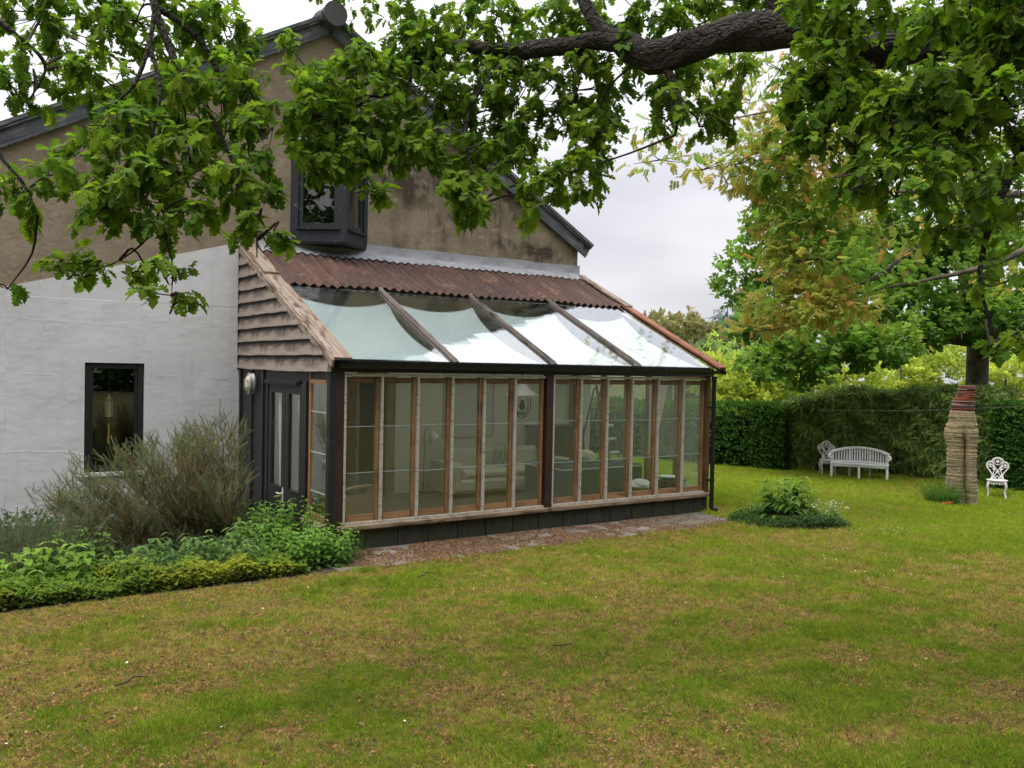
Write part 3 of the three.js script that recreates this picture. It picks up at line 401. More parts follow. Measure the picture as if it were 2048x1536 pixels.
{ // oil-lamp pendant
  const t = thing('pendant_lamp', 'hanging lamp with wide white shade in a wire hoop behind the sixth window', 'lamp', [4.15, 1.88, 1.8]);
  part('lamp_shade', new THREE.LatheGeometry([[0.27, 0], [0.275, 0.012], [0.14, 0.09], [0.07, 0.18], [0.06, 0.2], [0.055, 0.19], [0.13, 0.085], [0.262, 0.006]].map((p) => new THREE.Vector2(...p)), 40), new THREE.MeshPhysicalMaterial({ color: lin(0.85, 0.84, 0.8), roughness: 0.3, transmission: 0.25, thickness: 0, side: THREE.DoubleSide }), t);
  const dk = std({ color: lin(0.03, 0.026, 0.02), roughness: 0.5, metalness: 0.4 });
  part('hoop', [0, 0.9].map((a) => new THREE.TorusGeometry(0.235, 0.008, 6, 32, Math.PI * 1.25).rotateZ(Math.PI * 0.875).translate(0, -0.14, 0).rotateY(0.3 + a * 0.25)), dk, t);
  part('burner', [cylY(0.03, 0.055, 0.06, 0, -0.24, 0, 14), cylY(0.055, 0.03, 0.05, 0, -0.18, 0, 14), cylY(0.035, 0.03, 0.05, 0, -0.13, 0, 12)], dk, t);
  part('font', [new THREE.SphereGeometry(0.1, 20, 8).scale(1, 0.28, 1).translate(0, -0.28, 0), cylY(0.14, 0.14, 0.012, 0, -0.32, 0, 20)], std({ color: lin(0.3, 0.3, 0.28), roughness: 0.4 }), t);
  part('chain', [tube([V3(0, 0.2, 0), V3(0, roofY(1.8) - 1.95, 0)], [0.008], 6)], dk, t);
}
{
  const t = thing('reading_lamp', 'reading lamp with tilted pleated white shade on a thin stem by the inner wall', 'lamp', [3.2, 0.55, 0.16]);
  part('stem', tube([V3(0, -0.45, 0), V3(0.01, 0.2, 0), V3(0.03, 0.66, 0), V3(0.09, 0.68, 0.02)], [0.007], 6), M.blackMatt, t);
  const s = []; for (let i = 0; i <= 24; i++) { const a = i / 24 * Math.PI * 2; s.push(a); }
  const g = new THREE.CylinderGeometry(0.045, 0.12, 0.2, 48, 1, true); const p = g.attributes.position; for (let i = 0; i < p.count; i++) { const k = 1 + (i % 2 ? 0.06 : -0.06); p.setX(i, p.getX(i) * k); p.setZ(i, p.getZ(i) * k); } g.computeVertexNormals();
  part('lamp_shade', g.scale(0.78, 0.78, 0.78).rotateZ(0.55).translate(0.15, 0.58, 0.03), std({ color: lin(0.85, 0.83, 0.75), roughness: 0.8, side: THREE.DoubleSide }), t);
  part('stand_foot', cylY(0.1, 0.1, 0.02, 0, -0.45, 0, 16), M.blackMatt, t);
}
{
  const t = thing('sofa', 'cream sofa along the inner wall of the conservatory', 'sofa', [4.55, FY, 0.62]); const f = std({ color: lin(0.58, 0.55, 0.44), roughness: 1 });
  const soft = (w, h, d, x, y, z, r = 0.06) => { const g = extr([[-w / 2 + r, -h / 2 + r], [w / 2 - r, -h / 2 + r], [w / 2 - r, h / 2 - r], [-w / 2 + r, h / 2 - r]], d - 2 * r, { bevel: r }); return boxUV(g.translate(x, y, z - d / 2 + r)); };
  part('seat_base', soft(2.3, 0.26, 0.85, 0, 0.2, 0), f, t); for (const x of [-0.52, 0.52]) part('seat_cushion', soft(1.02, 0.16, 0.7, x, 0.39, 0.06), f, t);
  for (const x of [-0.52, 0.52]) part('back_cushion', soft(1.02, 0.4, 0.2, x, 0.58, -0.3).rotateX(-0.0), f, t); for (const x of [-1.16, 1.16]) part('arm', soft(0.2, 0.52, 0.85, x, 0.33, 0), f, t);
  const c = thing('cushion', 'striped cushion leaning on the cream sofa', 'cushion', [4.7, FY + 0.62, 0.62]); const cm = std({ map: tex(64, 64, (u) => (Math.sin(u * 50) > 0.2 ? [0.4, 0.36, 0.25] : [0.2, 0.15, 0.09])), roughness: 1 });
  part('cushion_cover', new THREE.SphereGeometry(0.24, 20, 14).scale(1, 1, 0.32).rotateX(-0.25).rotateY(0.5), cm, c);
}
{
  const t = thing('wicker_chair', 'wicker tub chair with rounded back behind the leftmost window', 'chair', [0.55, FY, 2.75], 0.3); const wk = std({ map: tex(128, 128, (u, v) => ((Math.sin(u * 100) * Math.sin(v * 100) > 0) ? [0.42, 0.3, 0.13] : [0.2, 0.13, 0.05]), { rep: [2, 2] }), roughness: 0.8 });
  const arc = []; for (let i = 0; i <= 12; i++) { const a = Math.PI * (i / 12) ; arc.push(V3(0.36 * Math.cos(a), 0.5 + 0.14 * Math.sin(a), 0.1 + 0.3 * Math.sin(a))); }
  part('rim', tube(arc, [0.022], 8, 2), wk, t); const sh = new THREE.CylinderGeometry(0.36, 0.3, 0.36, 24, 1, true, -Math.PI / 2, Math.PI).translate(0, 0.36, 0.1); part('back', sh, std({ map: wk.map, roughness: 0.8, side: THREE.DoubleSide }), t);
  part('seat', cylY(0.3, 0.33, 0.06, 0, 0.3, 0.05, 24), wk, t); for (const [x, z] of [[0.22, 0.28], [-0.22, 0.28], [0.22, -0.2], [-0.22, -0.2]]) part('leg', cylY(0.018, 0.02, 0.3, x, 0, z, 8), wk, t);
}
{
  const t = thing('cloth_table', 'long table under dark green cloth with white edge lines behind the right windows', 'table', [5.45, FY, 1.85]); const gc = std({ color: lin(0.012, 0.05, 0.035), roughness: 0.9 });
  part('tabletop', bx(1.75, 0.04, 1.1, 0, 0.58, 0), gc, t); part('cloth_skirt', [bx(1.74, 0.42, 0.012, 0, 0.35, 0.545), bx(0.012, 0.42, 1.08, -0.868, 0.35, 0), bx(0.012, 0.42, 1.08, 0.868, 0.35, 0)], gc, t); part('edge_tape', [bx(1.76, 0.022, 0.012, 0, 0.575, 0.556), bx(0.012, 0.022, 1.1, -0.88, 0.575, 0)], M.white, t);
  for (const [x, z] of [[-0.8, -0.45], [0.8, -0.45], [-0.8, 0.45], [0.8, 0.45]]) part('leg', bx(0.05, 0.56, 0.05, x, 0.28, z), M.pineDark, t);
  const c = thing('bundled_fleece', 'cream fleece bundled in a heap on the dark green table', 'blanket', [5.62, FY + 0.66, 1.7]); const g = new THREE.IcosahedronGeometry(0.17, 4), p = g.attributes.position; for (let i = 0; i < p.count; i++) { const k = 0.75 + 0.5 * fbm(p.getX(i) * 14 + 9, p.getY(i) * 14 + p.getZ(i) * 9 + 9, 0, 4, 3); p.setXYZ(i, p.getX(i) * k * 1.15, p.getY(i) * k * 0.75, p.getZ(i) * k); } g.computeVertexNormals(); part('fleece', g.translate(0, 0.03, 0), std({ color: lin(0.6, 0.55, 0.42), roughness: 1 }), c);
  const b = thing('wicker_basket', 'round wicker basket holding white cloth on the conservatory floor', 'basket', [5.85, FY, 2.9]); const wm = std({ map: tex(128, 128, (u, v) => ((Math.sin(u * 120) * Math.sin(v * 60) > 0) ? [0.5, 0.34, 0.15] : [0.26, 0.16, 0.06])), roughness: 0.85, side: THREE.DoubleSide });
  part('basket_side', new THREE.CylinderGeometry(0.3, 0.22, 0.3, 28, 1, true).translate(0, 0.15, 0), wm, b); part('basket_base', cylY(0.22, 0.22, 0.02, 0, 0, 0, 24), wm, b); part('basket_rim', new THREE.TorusGeometry(0.3, 0.018, 8, 32).rotateX(Math.PI / 2).translate(0, 0.3, 0), wm, b);
  const k = thing('white_cloth', 'crumpled white cloth in the wicker basket', 'cloth', [5.82, FY + 0.3, 2.9]); const h = new THREE.IcosahedronGeometry(0.2, 4), q = h.attributes.position; for (let i = 0; i < q.count; i++) { const s = 0.7 + 0.7 * fbm(q.getX(i) * 11 + 5, q.getY(i) * 11 + q.getZ(i) * 12 + 4, 0, 14, 3); q.setXYZ(i, q.getX(i) * s, q.getY(i) * s * 0.55, q.getZ(i) * s); } h.computeVertexNormals(); part('folds', h, M.white, k);
}
{
  const t = thing('step_ladder', 'grey step ladder with pale treads standing inside by the right end windows', 'ladder', [6.2, FY, 1.35], 0.35); const al = std({ color: lin(0.08, 0.09, 0.1), roughness: 0.5, metalness: 0.3 });
  for (const s of [-1, 1]) { part('stile', bar(V3(s * 0.2, 0, 0.5), V3(s * 0.13, 1.95, 0), 0.05, 0.025), al, t); part('rear_stile', bar(V3(s * 0.2, 0, -0.45), V3(s * 0.13, 1.9, -0.04), 0.03, 0.025), al, t); }
  for (let i = 0; i < 7; i++) { const k = (i + 1) / 8; part('tread', bx(0.36 - 0.12 * k, 0.03, 0.09, 0, 1.95 * k, 0.5 * (1 - k)), M.white, t); } part('top_step', bx(0.32, 0.03, 0.2, 0, 1.96, 0), M.white, t);
}
{
  const drape = (label, x, z, turn, w, lean, y0, y1) => { const t = thing('curtain', label, 'curtain', [x, y0, z], turn, 'pale curtains tied back in the conservatory'); const n = 28, pos = [], idx = [], uv = []; for (let j = 0; j <= 10; j++) for (let i = 0; i <= n; i++) { const u = i / n, v = j / 10, k = 1 - 0.72 * Math.pow(1 - v, 0.8); pos.push((u - 0.5) * w * k + lean * (1 - v), v * (y1 - y0), 0.025 * Math.sin(u * 40) * (0.5 + k)); uv.push(u, v); } for (let j = 0; j < 10; j++) for (let i = 0; i < n; i++) { const a = j * (n + 1) + i; idx.push(a, a + 1, a + n + 1, a + 1, a + n + 2, a + n + 1); } const g = new THREE.BufferGeometry(); g.setAttribute('position', new THREE.Float32BufferAttribute(pos, 3)); g.setAttribute('uv', new THREE.Float32BufferAttribute(uv, 2)); g.setIndex(idx); g.computeVertexNormals(); part('drape', g, M.curtain, t); part('tie_back', new THREE.TorusGeometry(0.06, 0.012, 6, 16).rotateX(Math.PI / 2).translate(lean, 0.02, 0), M.cloth, t); part('curtain_rod', tube([V3(-w * 0.6, y1 - y0 + 0.01, 0), V3(w * 0.6, y1 - y0 + 0.01, 0)], [0.008], 6), M.steel, t); };
  drape('pale curtain gathered at the right end wall between pine posts', W - 0.16, 2.55, Math.PI / 2, 0.5, 0.16, 0.85, 2.2);
  drape('pale curtain hanging near the inner wall beside the dark cabinet', W - 0.2, 0.55, Math.PI / 2 - 0.3, 0.55, -0.2, 0.75, 2.2);
  drape('white curtain inside the right leaf of the black double door', 0.09, 2.5, Math.PI / 2, 0.42, -0.08, 0.5, 2.0);
  drape('white curtain inside the left leaf of the black double door', 0.09, 1.75, Math.PI / 2, 0.5, 0.05, 0.4, 2.0);
}
{
  const t = thing('dark_cabinet', 'dark brown cabinet against the inner wall seen behind the middle post', 'cabinet', [6.0, FY, 0.28]); const dk = std({ color: lin(0.022, 0.017, 0.014), roughness: 0.35 });
  part('carcass', bx(1.05, 1.1, 0.42, 0, 0.55, 0), dk, t); part('cabinet_top', bx(1.12, 0.04, 0.48, 0, 1.125, 0), dk, t); for (const s of [-1, 1]) part('cabinet_door', bx(0.48, 0.95, 0.02, s * 0.25, 0.53, 0.222), dk, t);
  const p = thing('picture_frame', 'pale framed picture on the inner wall above the sofa', 'picture', [4.2, 1.68, 0.03]); part('frame', [bx(1.06, 0.03, 0.025, 0, -0.63, 0), bx(1.06, 0.03, 0.025, 0, 0.63, 0), bx(0.03, 1.29, 0.025, -0.53, 0, 0), bx(0.03, 1.29, 0.025, 0.53, 0, 0)], std({ color: lin(0.4, 0.38, 0.32), roughness: 0.6 }), p); part('picture_sheet', bx(1.03, 1.23, 0.01, 0, 0, -0.008), std({ color: lin(0.55, 0.53, 0.46), roughness: 0.8 }), p);
  const d = thing('white_dish', 'white dish on a low brown stool by the rightmost window', 'dish', [6.25, 0.52, 3.15]); part('bowl', new THREE.LatheGeometry([[0.0, 0], [0.1, 0.0], [0.19, 0.05], [0.185, 0.055], [0.09, 0.012], [0, 0.01]].map((q) => new THREE.Vector2(...q)), 28), M.white, d);
  const s = thing('stool', 'low brown stool under the white dish', 'stool', [6.25, FY, 3.15]); part('seat', bx(0.5, 0.04, 0.3, 0, 0.4, 0), M.pineDark, s); for (const [x, z] of [[-0.2, -0.1], [0.2, -0.1], [-0.2, 0.1], [0.2, 0.1]]) part('leg', bx(0.04, 0.38, 0.04, x, 0.19, z), M.pineDark, s);
  const f = thing('clip_glint_row', 'row of tiny white beads standing for curtain clip glints along the window heads', 'curtain clips', [0, 2.1, D - 0.14]); const wire = [], bm = std({ color: lin(0.9, 0.9, 0.88), roughness: 0.15 }); for (let x = 0.4; x < 6.5; x += 0.3) wire.push(V3(x, 0.03 - 0.02 * ((x * 10 | 0) % 2), 0)); part('added_cable', tube(wire, [0.003], 4, 1), M.twig, f); wire.forEach((q, i) => { if (i % 3) part('clip_glint', new THREE.SphereGeometry(0.014, 8, 6).translate(q.x, q.y - 0.02, 0.01), bm, f); });  // white beads put in for curtain-clip glints; the wire between them is added
}
// ---------------------------------------------------------------- garden furniture and the stone figure
{
  const wm = std({ map: tex(256, 128, (u, v) => { const n = fbm(u * 8, v * 24, 8, 3, 4); return mix3([0.66, 0.665, 0.66], [0.82, 0.83, 0.83], clamp(n * 1.6 - 0.2)); }), roughness: 0.7 });
  const t = thing('garden_bench', 'white slatted garden bench with curved back in front of the bamboo hedge', 'bench', [16.98, -0.5, -0.5], -1.02);
  // local x along the bench (left to right as seen), z towards the viewer; the bench curves like a crescent
  const L = 0.72, cz = (x) => -0.16 * (1 - (x / L) ** 2), top = (x) => 0.84 - 0.125 * (x / L) ** 2;
  const zb = (x) => cz(x) - 0.0, zf = (x) => cz(x) + 0.36 - 0.12 * (1 - (x / L) ** 2) * 0;
  for (const x of [-L, 0, L]) part('leg', bx(0.06, x ? 0.6 : 0.4, 0.06, x * (x ? 0.97 : 1), x ? 0.3 : 0.2, x ? 0.2 : zf(0) - 0.03), wm, t);
  for (const x of [-0.26, 0.26]) part('leg', bx(0.05, 0.8, 0.05, x, 0.4, zb(x) - 0.02), wm, t);
  const along = (f, y, z, w, h, x0 = -L, x1 = L, n = 14) => { const gs = []; for (let i = 0; i < n; i++) { const a = mix(x0, x1, i / n), b = mix(x0, x1, (i + 1) / n); gs.push(bar(V3(a, y(a), z(a)), V3(b, y(b), z(b)).add(V3(0.003, 0, 0)), w, h)); } return gs; };
  part('top_rail', along(0, top, (x) => zb(x) * 1 + 0.22 * Math.pow(Math.abs(x) / L, 3), 0.07, 0.05), wm, t);
  part('arm', [tube([V3(L - 0.04, 0.62, 0.16), V3(L + 0.02, 0.66, 0.2), V3(L + 0.05, 0.6, 0.24), V3(L + 0.0, 0.55, 0.24)], [0.035], 8)], wm, t); part('arm', [tube([V3(-L + 0.04, 0.62, 0.16), V3(-L - 0.02, 0.66, 0.2), V3(-L - 0.05, 0.6, 0.24), V3(-L, 0.55, 0.24)], [0.035], 8)], wm, t);
  part('lower_rail', along(0, () => 0.45, (x) => zb(x) + 0.22 * Math.pow(Math.abs(x) / L, 3), 0.03, 0.045), wm, t);
  for (let i = 0; i < 21; i++) { const x = mix(-L + 0.06, L - 0.06, i / 20), z = zb(x) + 0.22 * Math.pow(Math.abs(x) / L, 3); part('back_slat', bx(0.034, top(x) - 0.46, 0.014, x, (top(x) + 0.46) / 2, z), wm, t); }
  for (let k = 0; k < 4; k++) part('seat_slat', along(0, () => 0.405, (x) => mix(zb(x) + 0.03, x === 0 ? zf(0) : zf(x) * (1 - Math.abs(x / L) ** 3 * 0.35), k / 3.2), 0.085, 0.022), wm, t);
  part('seat_rail', along(0, () => 0.365, (x) => mix(zf(x) - 0.02, 0.2, Math.pow(Math.abs(x) / L, 4)), 0.025, 0.06), wm, t);
}
{
  const wm = std({ map: tex(128, 128, (u, v) => { const n = fbm(u * 16, v * 16, 16, 3, 4); return mix3([0.56, 0.55, 0.54], [0.27, 0.23, 0.21], smooth(0.52, 0.72, n) * 0.7); }, { rep: [4, 4] }), roughness: 0.6 });
  const make = (label, pos, turn) => {
    const t = thing('garden_chair', label, 'chair', pos, turn, 'white cast metal garden chairs'), S = (p, r, n = 3) => tube(p.map((q) => V3(...q)), r, 6, n);
    part('seat', [new THREE.CylinderGeometry(0.2, 0.185, 0.035, 28).scale(1.05, 1, 0.95).translate(0, 0.42, 0.02), new THREE.TorusGeometry(0.2, 0.016, 6, 30).rotateX(Math.PI / 2).scale(1.05, 1, 0.95).translate(0, 0.425, 0.02)], wm, t);
    const ap = []; for (let i = 0; i < 20; i++) { const a = i / 20 * Math.PI * 2; ap.push(bx(0.05, 0.05 + 0.035 * Math.abs(Math.sin(a * 4)), 0.012, 0.2 * Math.sin(a), 0.375, 0.02 + 0.18 * Math.cos(a), { ry: a })); } part('apron', ap, wm, t);
    for (const [sx, sz] of [[-1, 1], [1, 1], [-1, -1], [1, -1]]) part('leg', S([[sx * 0.15, 0.4, 0.02 + sz * 0.13], [sx * 0.19, 0.3, 0.02 + sz * 0.16], [sx * 0.165, 0.15, 0.02 + sz * 0.155], [sx * 0.2, 0.03, 0.02 + sz * 0.2], [sx * 0.235, 0.012, 0.02 + sz * 0.225]], [0.034, 0.03, 0.022, 0.017, 0.022]), wm, t);
    const z = (y) => -0.14 - (y - 0.43) * 0.2, P = (x, y) => [x, y, z(y)];
    const b = []; for (const s of [-1, 1]) { b.push(S([P(s * 0.13, 0.43), P(s * 0.105, 0.53), P(s * 0.16, 0.62), P(s * 0.225, 0.72), P(s * 0.2, 0.81), P(s * 0.13, 0.84), P(s * 0.1, 0.8)], [0.018, 0.016, 0.016, 0.018, 0.018, 0.016])); b.push(S([P(s * 0.12, 0.83), P(s * 0.1, 0.885), P(s * 0.04, 0.925), P(0, 0.93)], [0.016])); }
    part('back_rim', b, wm, t);
    const l = []; for (const s of [-1, 1]) { l.push(S([P(s * 0.11, 0.44), P(s * 0.0, 0.62), P(-s * 0.09, 0.78), P(-s * 0.1, 0.84)], [0.011])); l.push(S([P(s * 0.03, 0.44), P(s * 0.09, 0.56), P(s * 0.05, 0.68), P(s * 0.15, 0.78)], [0.011])); l.push(S([P(s * 0.1, 0.52), P(s * 0.06, 0.45), P(0, 0.52)], [0.01])); }
    for (const [x, y, r] of [[0, 0.84, 0.075], [-0.15, 0.765, 0.06], [0.15, 0.765, 0.06]]) l.push(new THREE.TorusGeometry(r, 0.011, 6, 24).rotateX(-0.2).translate(x, y, z(y)));
    part('back_lattice', l, wm, t);
    for (const [x, y, r] of [[0, 0.845, 0.045], [-0.155, 0.765, 0.04], [0.155, 0.765, 0.04], [-0.08, 0.67, 0.035], [0.08, 0.67, 0.035], [0, 0.61, 0.04]]) { const s = []; for (let i = 0; i < 8; i++) s.push([Math.cos(i * Math.PI / 4) * r * (i % 2 ? 0.62 : 1.15), Math.sin(i * Math.PI / 4) * r * (i % 2 ? 0.62 : 1.15)]); part('leaf_boss', extr(s, 0.012).rotateX(-0.2).translate(x, y, z(y) - 0.006), wm, t); }
    return t;
  };
  make('white ornate cast chair alone in front of the clipped hedge, right of the stone figure', [16.7, -0.5, 3.3], -1.12);
  make('white ornate cast chair half hidden behind the left end of the bench', [16.86, -0.5, -1.42], -0.75);
}
{ // the figure stacked from thin stones, red tiles on top
  const t = thing('stacked_stone_sculpture', 'tall figure of stacked thin stones topped with red tiles, on the lawn', 'sculpture', [14.3, -0.43, 3.82], -1.08);
  const prof = [[0, -170, 150], [90, -172, 152], [130, -178, 156], [180, -215, 156], [240, -208, 140], [330, -205, 134], [430, -204, 132], [540, -206, 130], [640, -212, 128], [720, -238, 132], [770, -250, 138], [820, -238, 132], [920, -200, 118], [1000, -188, 90], [1010, -178, 82], [1070, -170, 84], [1150, -140, 84], [1190, -112, 96], [1260, -90, 100], [1300, -62, 60]].map(([y, a, b]) => [y * 0.002, (a + 22) * (y > 1005 ? 0.00185 : 0.0017) - 0.04, (b + 22) * (y > 1005 ? 0.00185 : 0.0017) - 0.04]);
  const at1 = (y) => { let k = 0; while (k < prof.length - 2 && prof[k + 1][0] < y) k++; const [y0, a0, b0] = prof[k], [y1, a1, b1] = prof[k + 1], u = clamp((y - y0) / (y1 - y0)); return [mix(a0, a1, u), mix(b0, b1, u)]; };
  const stoneM = [0, 1, 2, 3, 4].map((k) => std({ map: tex(128, 128, (u, v) => { const n = fbm(u * 12, v * 12, 12, 50 + k, 4); return mix3([0.21, 0.165, 0.09], [0.52, 0.43, 0.27], clamp(n * 1.3 - 0.1)).map((c) => c * (0.68 + 0.13 * k)); }, { rep: [2, 2] }), roughness: 0.95 })), tileM = [[0.25, 0.07, 0.04], [0.15, 0.055, 0.06], [0.3, 0.10, 0.055], [0.09, 0.045, 0.05], [0.34, 0.24, 0.21]].map((c) => std({ color: lin(...c), roughness: 0.9 }));
  for (let y = 0; y < 2.58;) {
    const red = y > 2.01, h = red ? rr(0.013, 0.024) : rr(0.014, 0.026), [a, b] = at1(y), cx = (a + b) / 2 + rr(-0.007, 0.007) * (red ? 3.6 : 1), w = (b - a) / 2 * rr(red ? 0.84 : 0.965, red ? 1.08 : 1.025), dz = w * (red ? 0.8 : 0.8), n = 40, s = [], split = red ? 0 : smooth(1.8, 1.25, y), ang = rr(-0.05, 0.05), ox = 0.22 * w;
    const hit = (q, ex, ax, az) => { const dx = Math.cos(q), dy = Math.sin(q), px = ox - ex, A = (dx / ax) ** 2 + (dy / az) ** 2, B = 2 * px * dx / (ax * ax), C = (px / ax) ** 2 - 1, D2 = B * B - 4 * A * C; return D2 < 0 ? 0 : (-B + Math.sqrt(D2)) / (2 * A); };
    for (let i = 0; i < n; i++) { const q = i / n * Math.PI * 2 + ang, full = hit(q, 0, w, dz), lobes = Math.max(hit(q, -0.4 * w, 0.61 * w, dz * 0.95), hit(q, 0.61 * w, 0.39 * w, dz * 0.76), 0.12 * w), r = mix(full, lobes, split) * (1 + 0.035 * (hash(i, y * 1000 | 0, 3) - 0.5)); s.push([cx + ox + r * Math.cos(q), r * Math.sin(q)]); }
    const g = extr(s, h - 0.005).rotateX(-Math.PI / 2); g.rotateX(rr(-0.015, 0.015)).rotateZ(rr(-0.012, 0.012));
    part(red ? 'red_tile' : 'flat_stone', boxUV(g.index ? g.toNonIndexed() : g), red ? tileM[rnd() * 5 | 0] : stoneM[rnd() * 5 | 0], t, [0, y, 0]); y += h;
  }
}
{ // thin washing line in front of the hedge
  const a = at(1640, 821, 22), b = at(2060, 812, 20); part(numbered('washing_line'), tube([a, a.clone().lerp(b, 0.5).add(V3(0, -0.05, 0)), b], [0.0025], 4, 6), std({ color: lin(0.2, 0.24, 0.2), roughness: 0.6 }), scene); tag(scene.children[scene.children.length - 1], 'thin pale line strung across in front of the bamboo hedge', 'line');
}
// ---------------------------------------------------------------- leaves and sprays
// polygon fans given by rows of [x along, half width]; folded along the midrib and curved down
function blade(rows, L, Wd, fold = 0.25, droop = 0.25) {
  const pos = [], idx = [];
  rows.forEach(([x, w]) => { const y = -droop * x * x * L; for (const s of [-1, 0, 1]) pos.push(x * L, y + Math.abs(s) * w * Wd * fold, s * w * Wd); });
  for (let i = 0; i < rows.length - 1; i++) { const a = i * 3, b = a + 3; idx.push(a, b, a + 1, a + 1, b, b + 1, a + 1, b + 1, a + 2, a + 2, b + 1, b + 2); }
  const g = new THREE.BufferGeometry(); g.setAttribute('position', new THREE.Float32BufferAttribute(pos, 3)); g.setIndex(idx); g.setAttribute('uv', new THREE.Float32BufferAttribute(new Float32Array(pos.length / 3 * 2), 2)); g.computeVertexNormals(); return g;
}
const OAK = [[0, 0.03], [0.1, 0.05], [0.2, 0.19], [0.27, 0.22], [0.33, 0.09], [0.42, 0.29], [0.5, 0.34], [0.55, 0.14], [0.66, 0.38], [0.74, 0.4], [0.78, 0.18], [0.86, 0.28], [0.92, 0.24], [0.95, 0.12], [1, 0.0]];
const SIMPLE = [[0, 0.0], [0.35, 0.5], [0.7, 0.36], [1, 0]], NARROW = [[0, 0.1], [0.3, 0.5], [1, 0]];
const oakLeaf = [blade(OAK, 0.076, 0.07, 0.3, 0.25), blade(OAK, 0.07, 0.068, 0.15, 0.55), blade(OAK, 0.074, 0.074, 0.6, 0.95)];
const mtx = (p, dir, nrm, s) => { const x = dir.clone().normalize(), z = x.clone().cross(nrm); if (z.lengthSq() < 1e-5) z.set(0, 0, 1); z.normalize(); const y = z.clone().cross(x); return new THREE.Matrix4().makeBasis(x.multiplyScalar(s), y.multiplyScalar(s), z.multiplyScalar(s)).setPosition(p); };
const rdir = (up = 0) => { const a = rnd() * Math.PI * 2, y = rr(-1, 1), r = Math.sqrt(1 - y * y); return V3(r * Math.cos(a), y + up, r * Math.sin(a)).normalize(); };
const ball = () => { for (;;) { const v = V3(rr(-1, 1), rr(-1, 1), rr(-1, 1)); if (v.lengthSq() <= 1) return v; } };
// several blades round a short shoot along +x, as one geometry
function spray(n, rows, L, Wd, o = {}) {
  const gs = []; const len = o.len ?? 0.1;
  for (let i = 0; i < n; i++) {
    const t = n > 1 ? i / (n - 1) : 1, a = i * 2.4 + rr(-0.4, 0.4), out = o.out ?? 0.9, d = V3(Math.cos(out), Math.sin(out) * Math.cos(a), Math.sin(out) * Math.sin(a));
    if (o.flat) d.set(Math.cos(out), 0.15 * (i % 2), (i % 2 ? 1 : -1) * Math.sin(out));
    const s = rr(0.75, 1.1); gs.push(blade(rows, L * s, Wd * s, 0.25, o.droop ?? 0.3).applyMatrix4(mtx(V3(t * len, 0, 0), d, o.flat ? V3(0, 1, 0) : V3(rr(-0.3, 0.5), 1, rr(-0.3, 0.3)), 1)));
  }
  return merge(gs);
}
const LUSH = 1.4; // how leafy colours lie against the values written below
const tint = (c, v = 0.25) => { const k = LUSH * (1 + rr(-v, v)); return new THREE.Color().setRGB(c[0] * k * (1 + rr(-0.12, 0.12)), c[1] * k, c[2] * k * (1 + rr(-0.2, 0.2))); };

